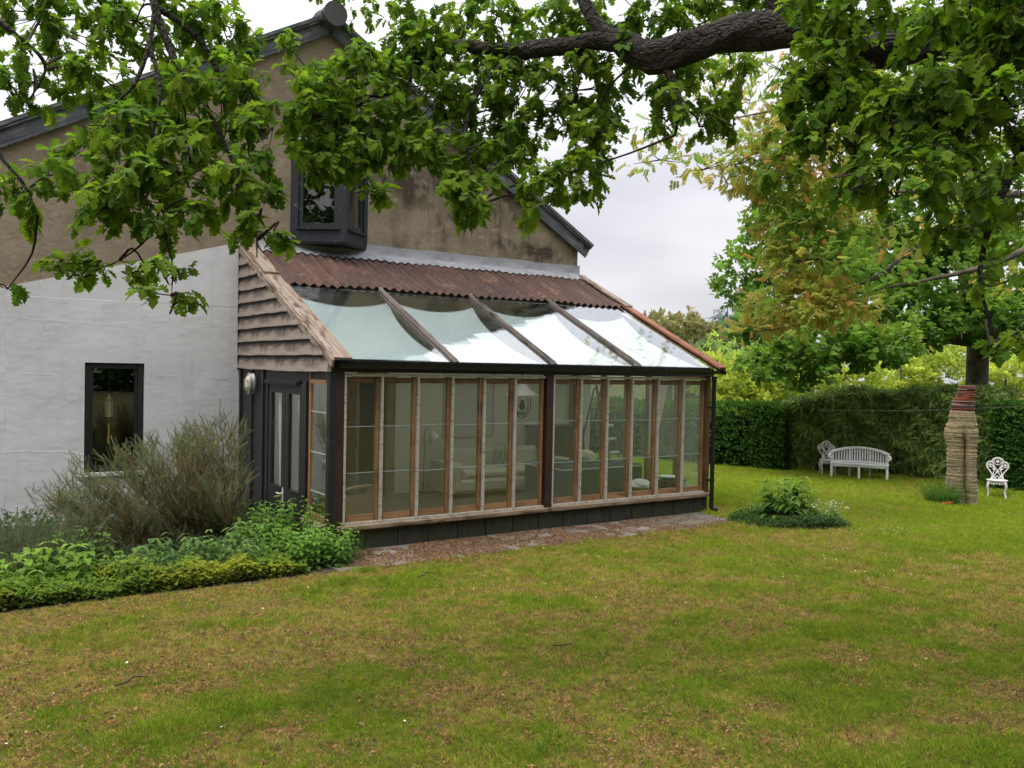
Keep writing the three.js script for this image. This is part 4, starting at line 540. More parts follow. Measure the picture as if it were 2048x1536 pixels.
// ---------------------------------------------------------------- the oak: trunk right of the view, limbs across the top, twigs hanging down
{
  rnd = mulberry(11);
  const oak = thing('oak_tree', 'large oak with dark limb and lobed green leaves overhanging the whole scene', 'tree', [0, 0, 0]);
  const T = V3(2.75, 0, 12.4); T.y = ground(T.x, T.z);
  part('trunk', tube([T.clone().add(V3(0, -0.3, 0)), T.clone().add(V3(0, 0.4, 0)), T.clone().add(V3(-0.05, 2.2, 0.1)), T.clone().add(V3(-0.15, 3.7, 0)), T.clone().add(V3(0.1, 6, 0.2)), T.clone().add(V3(0.3, 9, 0.3))], [0.55, 0.42, 0.36, 0.34, 0.24, 0.12], 20, 5, 0.25), M.bark, oak);
  const nodes = []; // where twigs can start
  const limb = (pts, radii, name = 'limb', seg = 14) => { const g = tube(pts, radii, seg, 6, 0.35); part(name, g, M.bark, oak); const c = new THREE.CatmullRomCurve3(pts, false, 'centripetal'); for (let i = 2; i <= 24; i++) nodes.push(c.getPoint(i / 24)); };
  limb([T.clone().add(V3(-0.1, 3.35, 0)), at(2300, -10, 4.7), at(2060, 20, 4.35), at(1930, 58, 4.35), at(1750, 92, 4.45), at(1605, 56, 4.6), at(1480, 66, 4.75), at(1385, 88, 4.9), at(1300, 112, 5.0), at(1225, 80, 5.1), at(1130, 92, 5.25), at(1030, 102, 5.4), at(900, 92, 5.55), at(800, 125, 5.7), at(720, 175, 5.8)], [0.26, 0.19, 0.16, 0.115, 0.105, 0.105, 0.1, 0.092, 0.095, 0.06, 0.055, 0.05, 0.035, 0.022, 0.012], 'limb', 18);
  limb([at(1610, 56, 4.6), at(1560, -10, 4.65), at(1510, -160, 4.9), at(1300, -380, 5.6), at(1000, -560, 6.4)], [0.1, 0.09, 0.085, 0.06, 0.03]);
  limb([at(1225, 82, 5.1), at(1180, 30, 5.15), at(1150, -40, 5.2), at(1080, -200, 5.4)], [0.045, 0.04, 0.035, 0.015]);
  limb([at(1300, 112, 5.0), at(1340, 150, 4.95), at(1360, 210, 4.9), at(1350, 270, 4.9)], [0.03, 0.022, 0.014, 0.008], 'branch', 8);
  limb([T.clone().add(V3(-0.2, 4.0, 0)), at(1900, -330, 4.8), at(1300, -420, 4.7), at(800, -330, 4.6), at(480, -180, 4.6), at(300, -60, 4.6)], [0.2, 0.14, 0.11, 0.08, 0.05, 0.03]);
  limb([at(300, -60, 4.6), at(312, 20, 4.6), at(350, 120, 4.6), at(405, 200, 4.58), at(445, 280, 4.55), at(490, 380, 4.5), at(512, 455, 4.5), at(514, 515, 4.5)], [0.026, 0.022, 0.017, 0.013, 0.011, 0.008, 0.005, 0.003], 'branch', 8);
  limb([at(310, 20, 4.6), at(298, 90, 4.55), at(268, 170, 4.5), at(225, 215, 4.5), at(190, 290, 4.45)], [0.014, 0.012, 0.01, 0.007, 0.004], 'branch', 8);
  limb([at(306, 10, 4.6), at(390, 70, 4.7), at(440, 160, 4.75), at(444, 280, 4.75), at(380, 330, 4.7), at(330, 390, 4.65), at(300, 470, 4.6), at(240, 520, 4.6), at(180, 545, 4.6)], [0.018, 0.015, 0.012, 0.011, 0.009, 0.007, 0.006, 0.004, 0.003], 'branch', 8);
  limb([at(300, 90, 4.55), at(320, 180, 4.5), at(305, 290, 4.4), at(325, 400, 4.35), at(330, 470, 4.3), at(345, 530, 4.3), at(343, 590, 4.3)], [0.012, 0.01, 0.008, 0.006, 0.005, 0.004, 0.002], 'branch', 8);
  limb([at(-200, -100, 4.4), at(-60, 150, 4.4), at(0, 310, 4.4), at(50, 370, 4.4), at(75, 430, 4.4)], [0.03, 0.02, 0.01, 0.006, 0.003], 'branch', 8);
  limb([at(-150, -60, 4.4), at(20, 60, 4.5), at(90, 130, 4.6), at(60, 200, 4.6)], [0.02, 0.014, 0.008, 0.004], 'branch', 8);
  limb([at(900, 95, 5.55), at(840, 130, 5.5), at(800, 180, 5.4), at(700, 200, 5.2), at(620, 240, 5.0)], [0.025, 0.018, 0.013, 0.009, 0.004], 'branch', 8);
  limb([at(1030, 105, 5.4), at(960, 180, 5.3), at(930, 270, 5.2), at(950, 360, 5.1), at(960, 410, 5.1)], [0.02, 0.014, 0.009, 0.006, 0.003], 'branch', 8);
  limb([at(720, 175, 5.8), at(725, 270, 5.4), at(735, 330, 5.2)], [0.012, 0.008, 0.004], 'branch', 8);
  limb([at(1930, 70, 4.35), at(1900, 200, 4.0), at(1820, 320, 3.8), at(1700, 380, 3.8)], [0.03, 0.02, 0.013, 0.006], 'branch', 8);
  limb([at(2100, 60, 4.4), at(2060, 260, 3.9), at(1990, 420, 3.8), at(1960, 560, 3.8), at(2000, 700, 3.8)], [0.04, 0.026, 0.016, 0.009, 0.004], 'branch', 8);
  limb([at(1750, 110, 4.45), at(1700, 200, 4.3), at(1640, 270, 4.2), at(1600, 330, 4.2)], [0.025, 0.016, 0.01, 0.005], 'branch', 8);
  // clumps of foliage: centre (direction and depth), half sizes in metres across / up / along, number of shoots, youth (1: fresh yellow-green)
  const c = (px, py, dep, rx, ry, n, y = 0.3, rz = 0.35) => ({ p: at(px, py, dep), rx: rx * dep / 1750, ry: ry * dep / 1750, rz, n: Math.ceil(n * (px < 580 ? 0.84 : px < 1560 ? 0.95 : py < 260 ? 0.9 : 0.66)), y });
  const clumps = [
    c(110, 40, 4.9, 190, 80, 70, 0.15), c(300, 60, 4.9, 150, 80, 60, 0.15), c(440, 70, 4.9, 75, 70, 36, 0.3), c(60, 170, 4.7, 65, 70, 24, 0.2), c(150, 130, 5, 90, 50, 12, 0.2), c(215, 170, 4.8, 90, 60, 24, 0.25), c(240, 280, 4.5, 150, 75, 74, 0.45), c(370, 210, 4.7, 110, 90, 50, 0.4), c(480, 200, 4.7, 70, 90, 36, 0.6), c(515, 250, 4.6, 28, 60, 10, 0.9),
    c(380, 330, 4.6, 120, 80, 50, 0.5), c(270, 370, 4.4, 120, 70, 44, 0.6), c(130, 350, 4.4, 50, 50, 12, 0.8), c(210, 430, 4.4, 70, 40, 16, 0.8), c(350, 430, 4.4, 90, 60, 26, 0.75), c(480, 370, 4.5, 70, 60, 22, 0.8), c(490, 450, 4.5, 60, 40, 14, 0.95), c(540, 340, 4.6, 50, 30, 8, 0.9), c(545, 480, 4.5, 35, 20, 5, 1),
    c(160, 525, 4.6, 65, 35, 14, 0.9), c(265, 540, 4.6, 35, 30, 8, 0.9), c(340, 540, 4.3, 28, 25, 5, 1), c(345, 595, 4.3, 38, 25, 7, 1), c(30, 400, 4.4, 60, 55, 22, 0.6), c(0, 570, 4.4, 14, 14, 2, 1),
    c(640, 175, 5.2, 80, 55, 36, 0.25), c(590, 100, 5.2, 30, 20, 6, 0.4), c(735, 110, 5.2, 25, 25, 6, 0.3), c(620, 230, 5, 75, 80, 44, 0.35), c(730, 210, 5.3, 110, 110, 80, 0.2), c(640, 310, 5, 80, 45, 28, 0.6), c(720, 320, 5.2, 70, 50, 24, 0.6), c(760, 385, 5.1, 35, 30, 8, 0.9), c(835, 80, 5.6, 75, 80, 60, 0.1), c(880, 180, 5.5, 130, 120, 100, 0.15), c(850, 300, 5.3, 110, 60, 50, 0.3), c(930, 380, 5.1, 70, 60, 26, 0.7), c(950, 420, 5.1, 40, 30, 8, 0.8),
    c(980, 60, 5.7, 120, 80, 66, 0.1), c(1020, 200, 5.5, 130, 110, 90, 0.12), c(1000, 310, 5.3, 100, 60, 40, 0.25), c(1130, 60, 5.6, 90, 70, 40, 0.15), c(1150, 180, 5.4, 110, 110, 70, 0.12), c(1190, 280, 5.3, 65, 70, 32, 0.1), c(1160, 360, 5.2, 60, 45, 16, 0.15), c(1090, 380, 5.2, 60, 50, 20, 0.3), c(1055, 430, 5.1, 25, 25, 5, 0.4), c(1230, 120, 5.3, 60, 60, 14, 0.2),
    c(1300, 40, 5.4, 120, 60, 44, 0.25), c(1440, 25, 5.4, 100, 50, 36, 0.35), c(1370, 170, 5.2, 80, 60, 28, 0.15), c(1430, 240, 5.1, 60, 45, 18, 0.1), c(1330, 230, 5.1, 40, 50, 10, 0.15), c(1480, 160, 5.2, 60, 60, 12, 0.15),
    c(1650, 160, 4.2, 90, 80, 60, 0.1), c(1590, 230, 4.2, 50, 60, 12, 0.1), c(1720, 260, 4, 130, 90, 70, 0.1), c(1660, 60, 4.2, 50, 60, 18, 0.1), c(1740, 20, 3.9, 80, 40, 24, 0.35), c(1850, 200, 3.9, 120, 100, 70, 0.12), c(1980, 180, 3.9, 110, 150, 90, 0.1), c(1820, 340, 3.8, 120, 70, 42, 0.12), c(1700, 360, 3.9, 60, 45, 12, 0.1), c(1960, 370, 3.8, 110, 90, 36, 0.2), c(1920, 470, 3.8, 70, 40, 8, 0.2), c(2000, 540, 3.7, 60, 50, 8, 0.2), c(2010, 690, 3.7, 40, 30, 7, 0.05), c(2020, 40, 3.8, 80, 80, 40, 0.2), c(1850, 60, 3.6, 70, 45, 18, 0.3), c(1940, 0, 3.9, 110, 40, 30, 0.2), c(1640, 10, 4.2, 70, 30, 16, 0.2), c(1560, 330, 4.3, 40, 60, 8, 0.2),
  ];
  // the rest of the crown, above and to the right of the view
  const over = (x, y, z, r, ry, n) => clumps.push({ p: V3(x, y, z), rx: r, ry, rz: r, n, y: 0.1, big: true });
  for (const [x, z, r] of [[1.5, 10.5, 1.6], [3.8, 12.2, 1.8], [4.6, 10, 1.5], [2.6, 14, 2], [0, 12.6, 1.6], [0.3, 8.4, 1.3], [1.8, 7.2, 1.3], [5.6, 13.6, 1.6], [0.6, 15.6, 1.8], [4.6, 16, 1.8], [0.2, 14.6, 1.7], [2.2, 9, 1.4], [0, 10.4, 1.3]]) over(x, 6.9 + rr(-0.3, 0.6) + (x > 1 ? 0.5 : 0), z, r, 0.7, 60);
  for (const [x, z, r] of [[0.4, 3.2, 1.3], [1.8, 2.6, 1.2], [-1.4, 3.6, 1.3], [2.6, 4.4, 1.1], [0.8, 5.0, 1.2], [1.5, 0.8, 1.0]]) over(x, 8.4 + rr(-0.3, 0.3), z, r, 0.7, 60);
  const mats = [[], [], []], cols = [[], [], []], twigs = [];
  const OLD = [0.056, 0.12, 0.010], NEW = [0.18, 0.275, 0.013];
  const eye = camera.position;
  const X = V3(0.826, 0, 0.563), Z = V3(0.563, 0, -0.826);
  for (const k of clumps) {
    const near = nodes.slice().sort((a, b) => a.distanceToSquared(k.p) - b.distanceToSquared(k.p)).slice(0, 3);
    const hub = k.p.clone().addScaledVector(ball(), 0.1), root = near[0];
    if (!k.big || root.distanceTo(hub) < 3) { const m1 = root.clone().lerp(hub, 0.5).add(ball().multiplyScalar(0.08)).add(V3(0, 0.06, 0)); twigs.push(tube([root, m1, hub], [0.009, 0.006, 0.004], 5, 3)); }
    const subs = []; for (let i = 0; i < Math.ceil(k.n / 6); i++) { const b = ball(), q = k.p.clone().addScaledVector(X, b.x * k.rx * 0.75).addScaledVector(Z, b.z * k.rz * 0.75).add(V3(0, b.y * k.ry * 0.75, 0)); subs.push(q); if (!k.big) twigs.push(tube([hub, hub.clone().lerp(q, 0.5).add(ball().multiplyScalar(0.03)), q], [0.005, 0.003], 4, 2)); }
    for (let i = 0; i < k.n; i++) {
      const b = ball(), tip = k.p.clone().addScaledVector(X, b.x * k.rx).addScaledVector(Z, b.z * k.rz).add(V3(0, b.y * k.ry, 0));
      let from = subs[0], bd = 1e9; for (const s of subs) { const q = s.distanceToSquared(tip); if (q < bd) { bd = q; from = s; } }
      const dir = tip.clone().sub(from).normalize().add(V3(0, -0.45, 0)).add(ball().multiplyScalar(0.3)).normalize();
      if (!k.big) twigs.push(tube([from, tip], [0.0028, 0.0016], 3, 1));
      const young = rnd() * 0.75, nl = 9 + (rnd() * 5 | 0), base = mix3(OLD, NEW, young);
      for (let j = 0; j < nl; j++) {
        const t = j / nl, a = j * 2.4 + rnd(), side = dir.clone().cross(rdir()).normalize(), out = dir.clone().multiplyScalar(0.35 + 0.5 * t).addScaledVector(side, 0.9).add(V3(0, -0.15, 0)).normalize();
        const v = rnd() * 3 | 0, s = (k.big ? 1.7 : 1) * rr(0.45, 1.08);
        mats[v].push(mtx(tip.clone().addScaledVector(dir, (t - 0.8) * 0.1), out, V3(rr(-0.5, 0.5), 1, rr(-0.5, 0.5)), s)); cols[v].push(tint(base, 0.22));
      }
    }
  }
  part('twigs', twigs, M.twig, oak).userData.kind = 'stuff'; oak.children[oak.children.length - 1].name = 'twigs';
  // the nearest leaves one by one, the others together
  const all = []; const P = V3(0, 0, 0); const vp = new THREE.Matrix4().multiplyMatrices(camera.projectionMatrix, camera.matrixWorldInverse);
  for (const v of [0, 1, 2]) mats[v].forEach((m, i) => { P.setFromMatrixPosition(m); const d = P.distanceTo(eye), q = P.clone().applyMatrix4(vp); all.push([v, i, Math.abs(q.x) < 0.98 && Math.abs(q.y) < 0.98 && q.z < 1 ? d : d + 100]); });
  all.sort((a, b) => a[2] - b[2]); const solo = new Set(); const lm = new Map();
  for (const [v, i] of all.slice(0, 290)) { solo.add(v * 1e6 + i); const k = rnd() * 8 | 0, key = k; if (!lm.has(key)) { const mm = leafMat(0.64); mm.color.copy(cols[v][i]); lm.set(key, mm); } const o = part('leaf', oakLeaf[v], lm.get(key), oak); mats[v][i].decompose(o.position, o.quaternion, o.scale); }
  for (const v of [0, 1, 2]) { const f = mats[v].map((m, i) => i).filter((i) => !solo.has(v * 1e6 + i)); instanced('foliage', oakLeaf[v], M.leaf, f.map((i) => mats[v][i]), f.map((i) => cols[v][i]), oak); }
  console.log('oak leaves', mats[0].length * 3, 'twigs', twigs.length);
}
// ---------------------------------------------------------------- other trees, hedges and shrubs
// fills ellipsoids [x, y, z, rx, ry, rz, n] with sprays; hull pushes them outwards
function fill(ells, geos, colour, s0, o = {}) {
  const mats = geos.map(() => []), cols = geos.map(() => []);
  for (const [x, y, z, rx, ry, rz, n] of ells) for (let i = 0; i < n; i++) {
    let b = ball(); const L = b.length(); b.multiplyScalar(L > 0 ? Math.pow(L, o.hull ?? 0.5) / L : 0); const lump = 0.8 + 0.4 * vnoise(b.x * 3 + x, b.y * 3 + b.z * 3 + y, 0, 4);
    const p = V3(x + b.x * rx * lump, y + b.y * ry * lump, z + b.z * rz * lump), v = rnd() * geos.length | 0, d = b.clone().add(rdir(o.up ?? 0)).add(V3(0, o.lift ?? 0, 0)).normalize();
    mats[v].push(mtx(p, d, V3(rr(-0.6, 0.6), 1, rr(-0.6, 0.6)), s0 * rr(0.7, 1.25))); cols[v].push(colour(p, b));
  }
  return [mats, cols];
}
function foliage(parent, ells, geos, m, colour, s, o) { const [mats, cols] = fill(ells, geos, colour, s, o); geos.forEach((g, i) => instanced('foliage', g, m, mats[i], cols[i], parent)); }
function branches(parent, root, tips, r0, m, sag = 0) { tips.forEach((t, i) => { const mid = root.clone().lerp(t, 0.5).add(V3(0, sag + rr(-0.15, 0.25), 0)).add(ball().multiplyScalar(0.2)); part('branch', tube([root, root.clone().lerp(mid, 0.5).add(V3(0, 0.08, 0)), mid, t], [r0, r0 * 0.75, r0 * 0.5, r0 * 0.12], 7, 4, 0.2), m, parent); }); }
rnd = mulberry(23);
const leafy = [spray(9, SIMPLE, 0.12, 0.09, { len: 0.18 }), spray(9, SIMPLE, 0.13, 0.1, { len: 0.2, out: 1.1 })];
const fine = [spray(12, SIMPLE, 0.07, 0.05, { len: 0.16 }), spray(12, SIMPLE, 0.075, 0.05, { len: 0.18, out: 1.1 })];
const pinnate = [spray(9, SIMPLE, 0.11, 0.07, { len: 0.22, flat: true, out: 0.95, droop: 0.5 }), spray(11, SIMPLE, 0.1, 0.06, { len: 0.26, flat: true, out: 0.8, droop: 0.6 })];
const bambooTuft = [spray(11, NARROW, 0.14, 0.042, { len: 0.12, out: 0.85, droop: 0.7 }), spray(10, NARROW, 0.16, 0.045, { len: 0.14, out: 0.95, droop: 1.1 })];
const needleTuft = [spray(14, NARROW, 0.3, 0.05, { len: 0.5, out: 0.5, droop: 0.3 })];
{ // field maple behind the hedge
  const base = V3(21.6, -0.5, 1.0), b0 = at(1958, 815, 24.5), t1 = at(1956, 700, 24.5), t2 = at(1968, 600, 24.3), t3 = at(1950, 470, 24.3), t4 = at(1930, 200, 24.5); b0.y = -0.5; b0.x = t1.x; b0.z = t1.z;
  const t = thing('green_tree', 'green leafy tree with straight grey trunk behind the stone figure', 'tree');
  part('trunk', tube([b0, t1, t2, t3, t4], [0.33, 0.28, 0.25, 0.18, 0.08], 14, 5, 0.15), M.barkGrey, t);
  const lf = (px, py, d) => at(px, py, d);
  branches(t, at(1955, 690, 24.4), [lf(1800, 640, 23.5), lf(1680, 655, 23), lf(1600, 700, 22.8)], 0.1, M.barkGrey, 0.1); branches(t, at(1962, 640, 24.4), [lf(2100, 610, 24), lf(1780, 590, 24), lf(1620, 560, 24)], 0.13, M.barkGrey, 0.2); branches(t, at(1955, 530, 24.4), [lf(1700, 450, 24.5), lf(2120, 420, 24), lf(1880, 300, 25)], 0.12, M.barkGrey, 0.3);
  const E = (px, py, d, r, ry, n, rz = 1.2) => { const p = at(px, py, d); return [p.x, p.y, p.z, r * d / 1750, ry * d / 1750, rz, n]; };
  const els = [E(1640, 690, 22.5, 110, 55, 260), E(1560, 720, 22.5, 60, 36, 90), E(1740, 690, 22.5, 90, 35, 120), E(1520, 640, 24, 60, 40, 100), E(1500, 560, 25, 50, 60, 110), E(1560, 500, 25, 60, 90, 170), E(1700, 590, 24, 110, 60, 200), E(1820, 640, 23.5, 80, 50, 110), E(1880, 560, 24, 100, 70, 180), E(2010, 560, 24, 90, 90, 300), E(2010, 660, 23.5, 60, 40, 120), E(1900, 430, 25, 160, 100, 460), E(1780, 520, 25, 110, 60, 240), E(1960, 620, 23, 70, 40, 110), E(2060, 380, 25, 100, 130, 240), E(1700, 450, 25.5, 120, 80, 200), E(1580, 420, 26, 60, 70, 90), E(1850, 250, 26, 180, 120, 260), E(1610, 745, 22, 30, 20, 20)];
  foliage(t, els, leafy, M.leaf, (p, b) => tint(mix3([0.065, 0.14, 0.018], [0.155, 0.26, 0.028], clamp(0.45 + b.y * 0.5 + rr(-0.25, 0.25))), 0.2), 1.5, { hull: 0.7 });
}
{ // bronze-leaved walnut: trunk right of the view, boughs reaching in
  const t = thing('bronze_tree', 'tree with orange bronze young leaves between the oak and the green tree', 'tree'), tr = at(2330, 700, 15.5); tr.y = ground(tr.x, tr.z);
  const top = at(2250, 420, 15.2); part('trunk', tube([tr, tr.clone().lerp(top, 0.5).add(V3(0.1, 0, 0)), top, at(2200, 100, 15.2)], [0.3, 0.24, 0.2, 0.1], 14, 5, 0.15), M.barkGrey, t);
  branches(t, top, [at(1860, 470, 14.5), at(1700, 590, 14.2), at(1620, 380, 14.5)], 0.1, M.barkGrey, 0.1); branches(t, at(1870, 480, 14.5), [at(1820, 560, 14.2), at(1720, 570, 14), at(1640, 590, 14)], 0.06, M.barkGrey, -0.1); branches(t, at(2200, 200, 15), [at(1640, 240, 14.5), at(1560, 130, 14.5), at(1400, 250, 14.2)], 0.07, M.barkGrey, 0.15);
  const E = (px, py, d, r, ry, n, rz = 0.9) => { const p = at(px, py, d); return [p.x, p.y, p.z, r * d / 1750, ry * d / 1750, rz, Math.round(n * 2.7)]; };
  const els = [E(1560, 330, 14.2, 65, 90, 150), E(1510, 320, 14.2, 45, 70, 80), E(1640, 300, 14.2, 60, 60, 70), E(1600, 440, 14.2, 75, 70, 150), E(1560, 250, 14.4, 45, 40, 44), E(1620, 520, 14, 80, 60, 150), E(1580, 610, 14, 70, 45, 110), E(1670, 610, 14, 70, 45, 90), E(1730, 540, 14.2, 60, 50, 50), E(1670, 430, 14.4, 70, 80, 90), E(1790, 480, 14.4, 60, 40, 24), E(1540, 660, 13.8, 35, 18, 16), E(1470, 330, 14, 20, 40, 8), E(1405, 340, 14, 22, 16, 9), E(1320, 320, 14, 40, 20, 12), E(1330, 260, 14.2, 50, 25, 14), E(1460, 110, 14.6, 60, 40, 26), E(1400, 130, 14.6, 90, 40, 24), E(1560, 140, 14.6, 80, 50, 30), E(1700, 200, 14.8, 110, 90, 80), E(1950, 330, 15, 120, 130, 40), E(1900, 200, 15, 110, 80, 30), E(2030, 560, 15, 40, 40, 14), E(1430, 130, 23, 80, 70, 50, 1.6), E(1500, 200, 23, 60, 60, 30, 1.6)];
  foliage(t, els, pinnate, M.leaf, (p) => { const n = fbm(p.x * 0.9 + 9, p.y * 0.9 + p.z * 0.6, 0, 5, 3), k = rnd(); return tint(k < 0.05 ? [0.36, 0.21, 0.05] : mix3([0.30, 0.275, 0.05], [0.14, 0.25, 0.03], clamp((n - 0.4) * 4 + rr(-0.3, 0.3))), 0.25); }, 0.64, { hull: 0.9, lift: -0.3 });
  const tw = []; for (const e of els) for (let i = 0; i < 5; i++) { const a = V3(e[0], e[1], e[2]), b = ball(); tw.push(tube([a, a.clone().add(V3(b.x * e[3], b.y * e[4] + 0.05, b.z * e[5]))], [0.012, 0.004], 4, 1)); } part('twigs', tw, M.twig, t).userData.kind = 'stuff';
}
{ // hedges: a dark core inside a shell of leaves
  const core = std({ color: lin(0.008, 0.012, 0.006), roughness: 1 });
  const hedge = (name, label, pts, h, thick, geos, m, colour, n, s, o = {}) => {
    const t = thing(name, label, 'hedge'), mats = geos.map(() => []), cols = geos.map(() => []), cg = [];
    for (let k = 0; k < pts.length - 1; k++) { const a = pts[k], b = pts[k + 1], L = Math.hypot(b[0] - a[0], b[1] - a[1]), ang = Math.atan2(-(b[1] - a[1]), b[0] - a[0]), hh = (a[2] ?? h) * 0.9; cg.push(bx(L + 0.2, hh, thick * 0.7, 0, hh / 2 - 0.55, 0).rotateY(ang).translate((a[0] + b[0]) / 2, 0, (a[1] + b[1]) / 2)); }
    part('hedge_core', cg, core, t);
    for (let i = 0; i < n; i++) {
      const u = rnd() * (pts.length - 1), k = Math.min(pts.length - 2, u | 0), f = u - k, a = pts[k], b = pts[k + 1], L = Math.hypot(b[0] - a[0], b[1] - a[1]), nx = -(b[1] - a[1]) / L, nz = (b[0] - a[0]) / L, hh = mix(a[2] ?? h, b[2] ?? h, f);
      const x0 = mix(a[0], b[0], f), z0 = mix(a[1], b[1], f), topQ = rnd() < 0.22, bulge = (fbm(x0 * 1.2 + 5, z0 * 1.2 + 9, 0, 6, 3) - 0.5) * (o.rough ?? 0.3); let off, y; const side = rnd() < 0.8 ? 1 : -1;
      if (topQ) { off = rr(-0.5, 0.5) * thick; y = hh + bulge * 0.7 + rr(-0.08, 0.06); } else { y = hh * Math.pow(rnd(), 0.85); const lean = o.lean ?? 0; off = side * (thick * 0.5 + bulge + lean * (y / hh - 0.5) + rr(-0.14, 0.05) + 0.2 * (fbm(x0 * 2 + 3, y * 2 + z0 * 2, 0, 16, 3) - 0.5) * (o.rough ?? 0.3) * 4); }
      const p = V3(x0 + nx * off, y - 0.5, z0 + nz * off), d = V3(nx * side, topQ ? 1 : 0.15, nz * side).add(ball().multiplyScalar(0.8)).add(V3(0, o.fall ?? 0, 0)).normalize(), v = rnd() * geos.length | 0;
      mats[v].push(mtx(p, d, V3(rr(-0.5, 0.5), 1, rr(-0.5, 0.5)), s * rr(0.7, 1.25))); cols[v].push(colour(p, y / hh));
    }
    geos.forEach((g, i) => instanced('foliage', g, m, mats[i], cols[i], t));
  };
  const nrm = (px) => { };
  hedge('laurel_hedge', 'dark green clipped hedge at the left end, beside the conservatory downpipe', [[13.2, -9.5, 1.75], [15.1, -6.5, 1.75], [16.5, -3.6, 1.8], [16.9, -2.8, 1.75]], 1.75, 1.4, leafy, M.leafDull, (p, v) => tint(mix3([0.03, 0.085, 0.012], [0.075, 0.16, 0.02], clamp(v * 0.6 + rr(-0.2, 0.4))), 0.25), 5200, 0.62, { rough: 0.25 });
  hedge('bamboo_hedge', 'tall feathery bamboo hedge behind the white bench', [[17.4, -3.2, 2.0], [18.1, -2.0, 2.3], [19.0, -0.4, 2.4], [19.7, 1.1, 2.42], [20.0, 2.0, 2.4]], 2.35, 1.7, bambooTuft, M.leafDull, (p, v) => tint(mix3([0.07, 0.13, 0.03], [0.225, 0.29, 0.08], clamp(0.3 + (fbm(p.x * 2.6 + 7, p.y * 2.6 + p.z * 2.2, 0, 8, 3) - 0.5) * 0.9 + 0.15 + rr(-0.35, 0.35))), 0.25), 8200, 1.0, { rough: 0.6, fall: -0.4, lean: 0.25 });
  hedge('clipped_hedge', 'dense green clipped hedge at the right edge behind the lone white chair', [[19.0, 2.2, 2.05], [19.2, 3.4, 2.1], [19.6, 5.4, 2.1], [20, 7.2, 2.1]], 2.1, 1.5, fine, M.leafDull, (p, v) => tint(mix3([0.025, 0.075, 0.012], [0.065, 0.145, 0.02], clamp(0.25 + v * 0.4 + rr(-0.25, 0.35))), 0.25), 9500, 0.85, { rough: 0.2 });
}
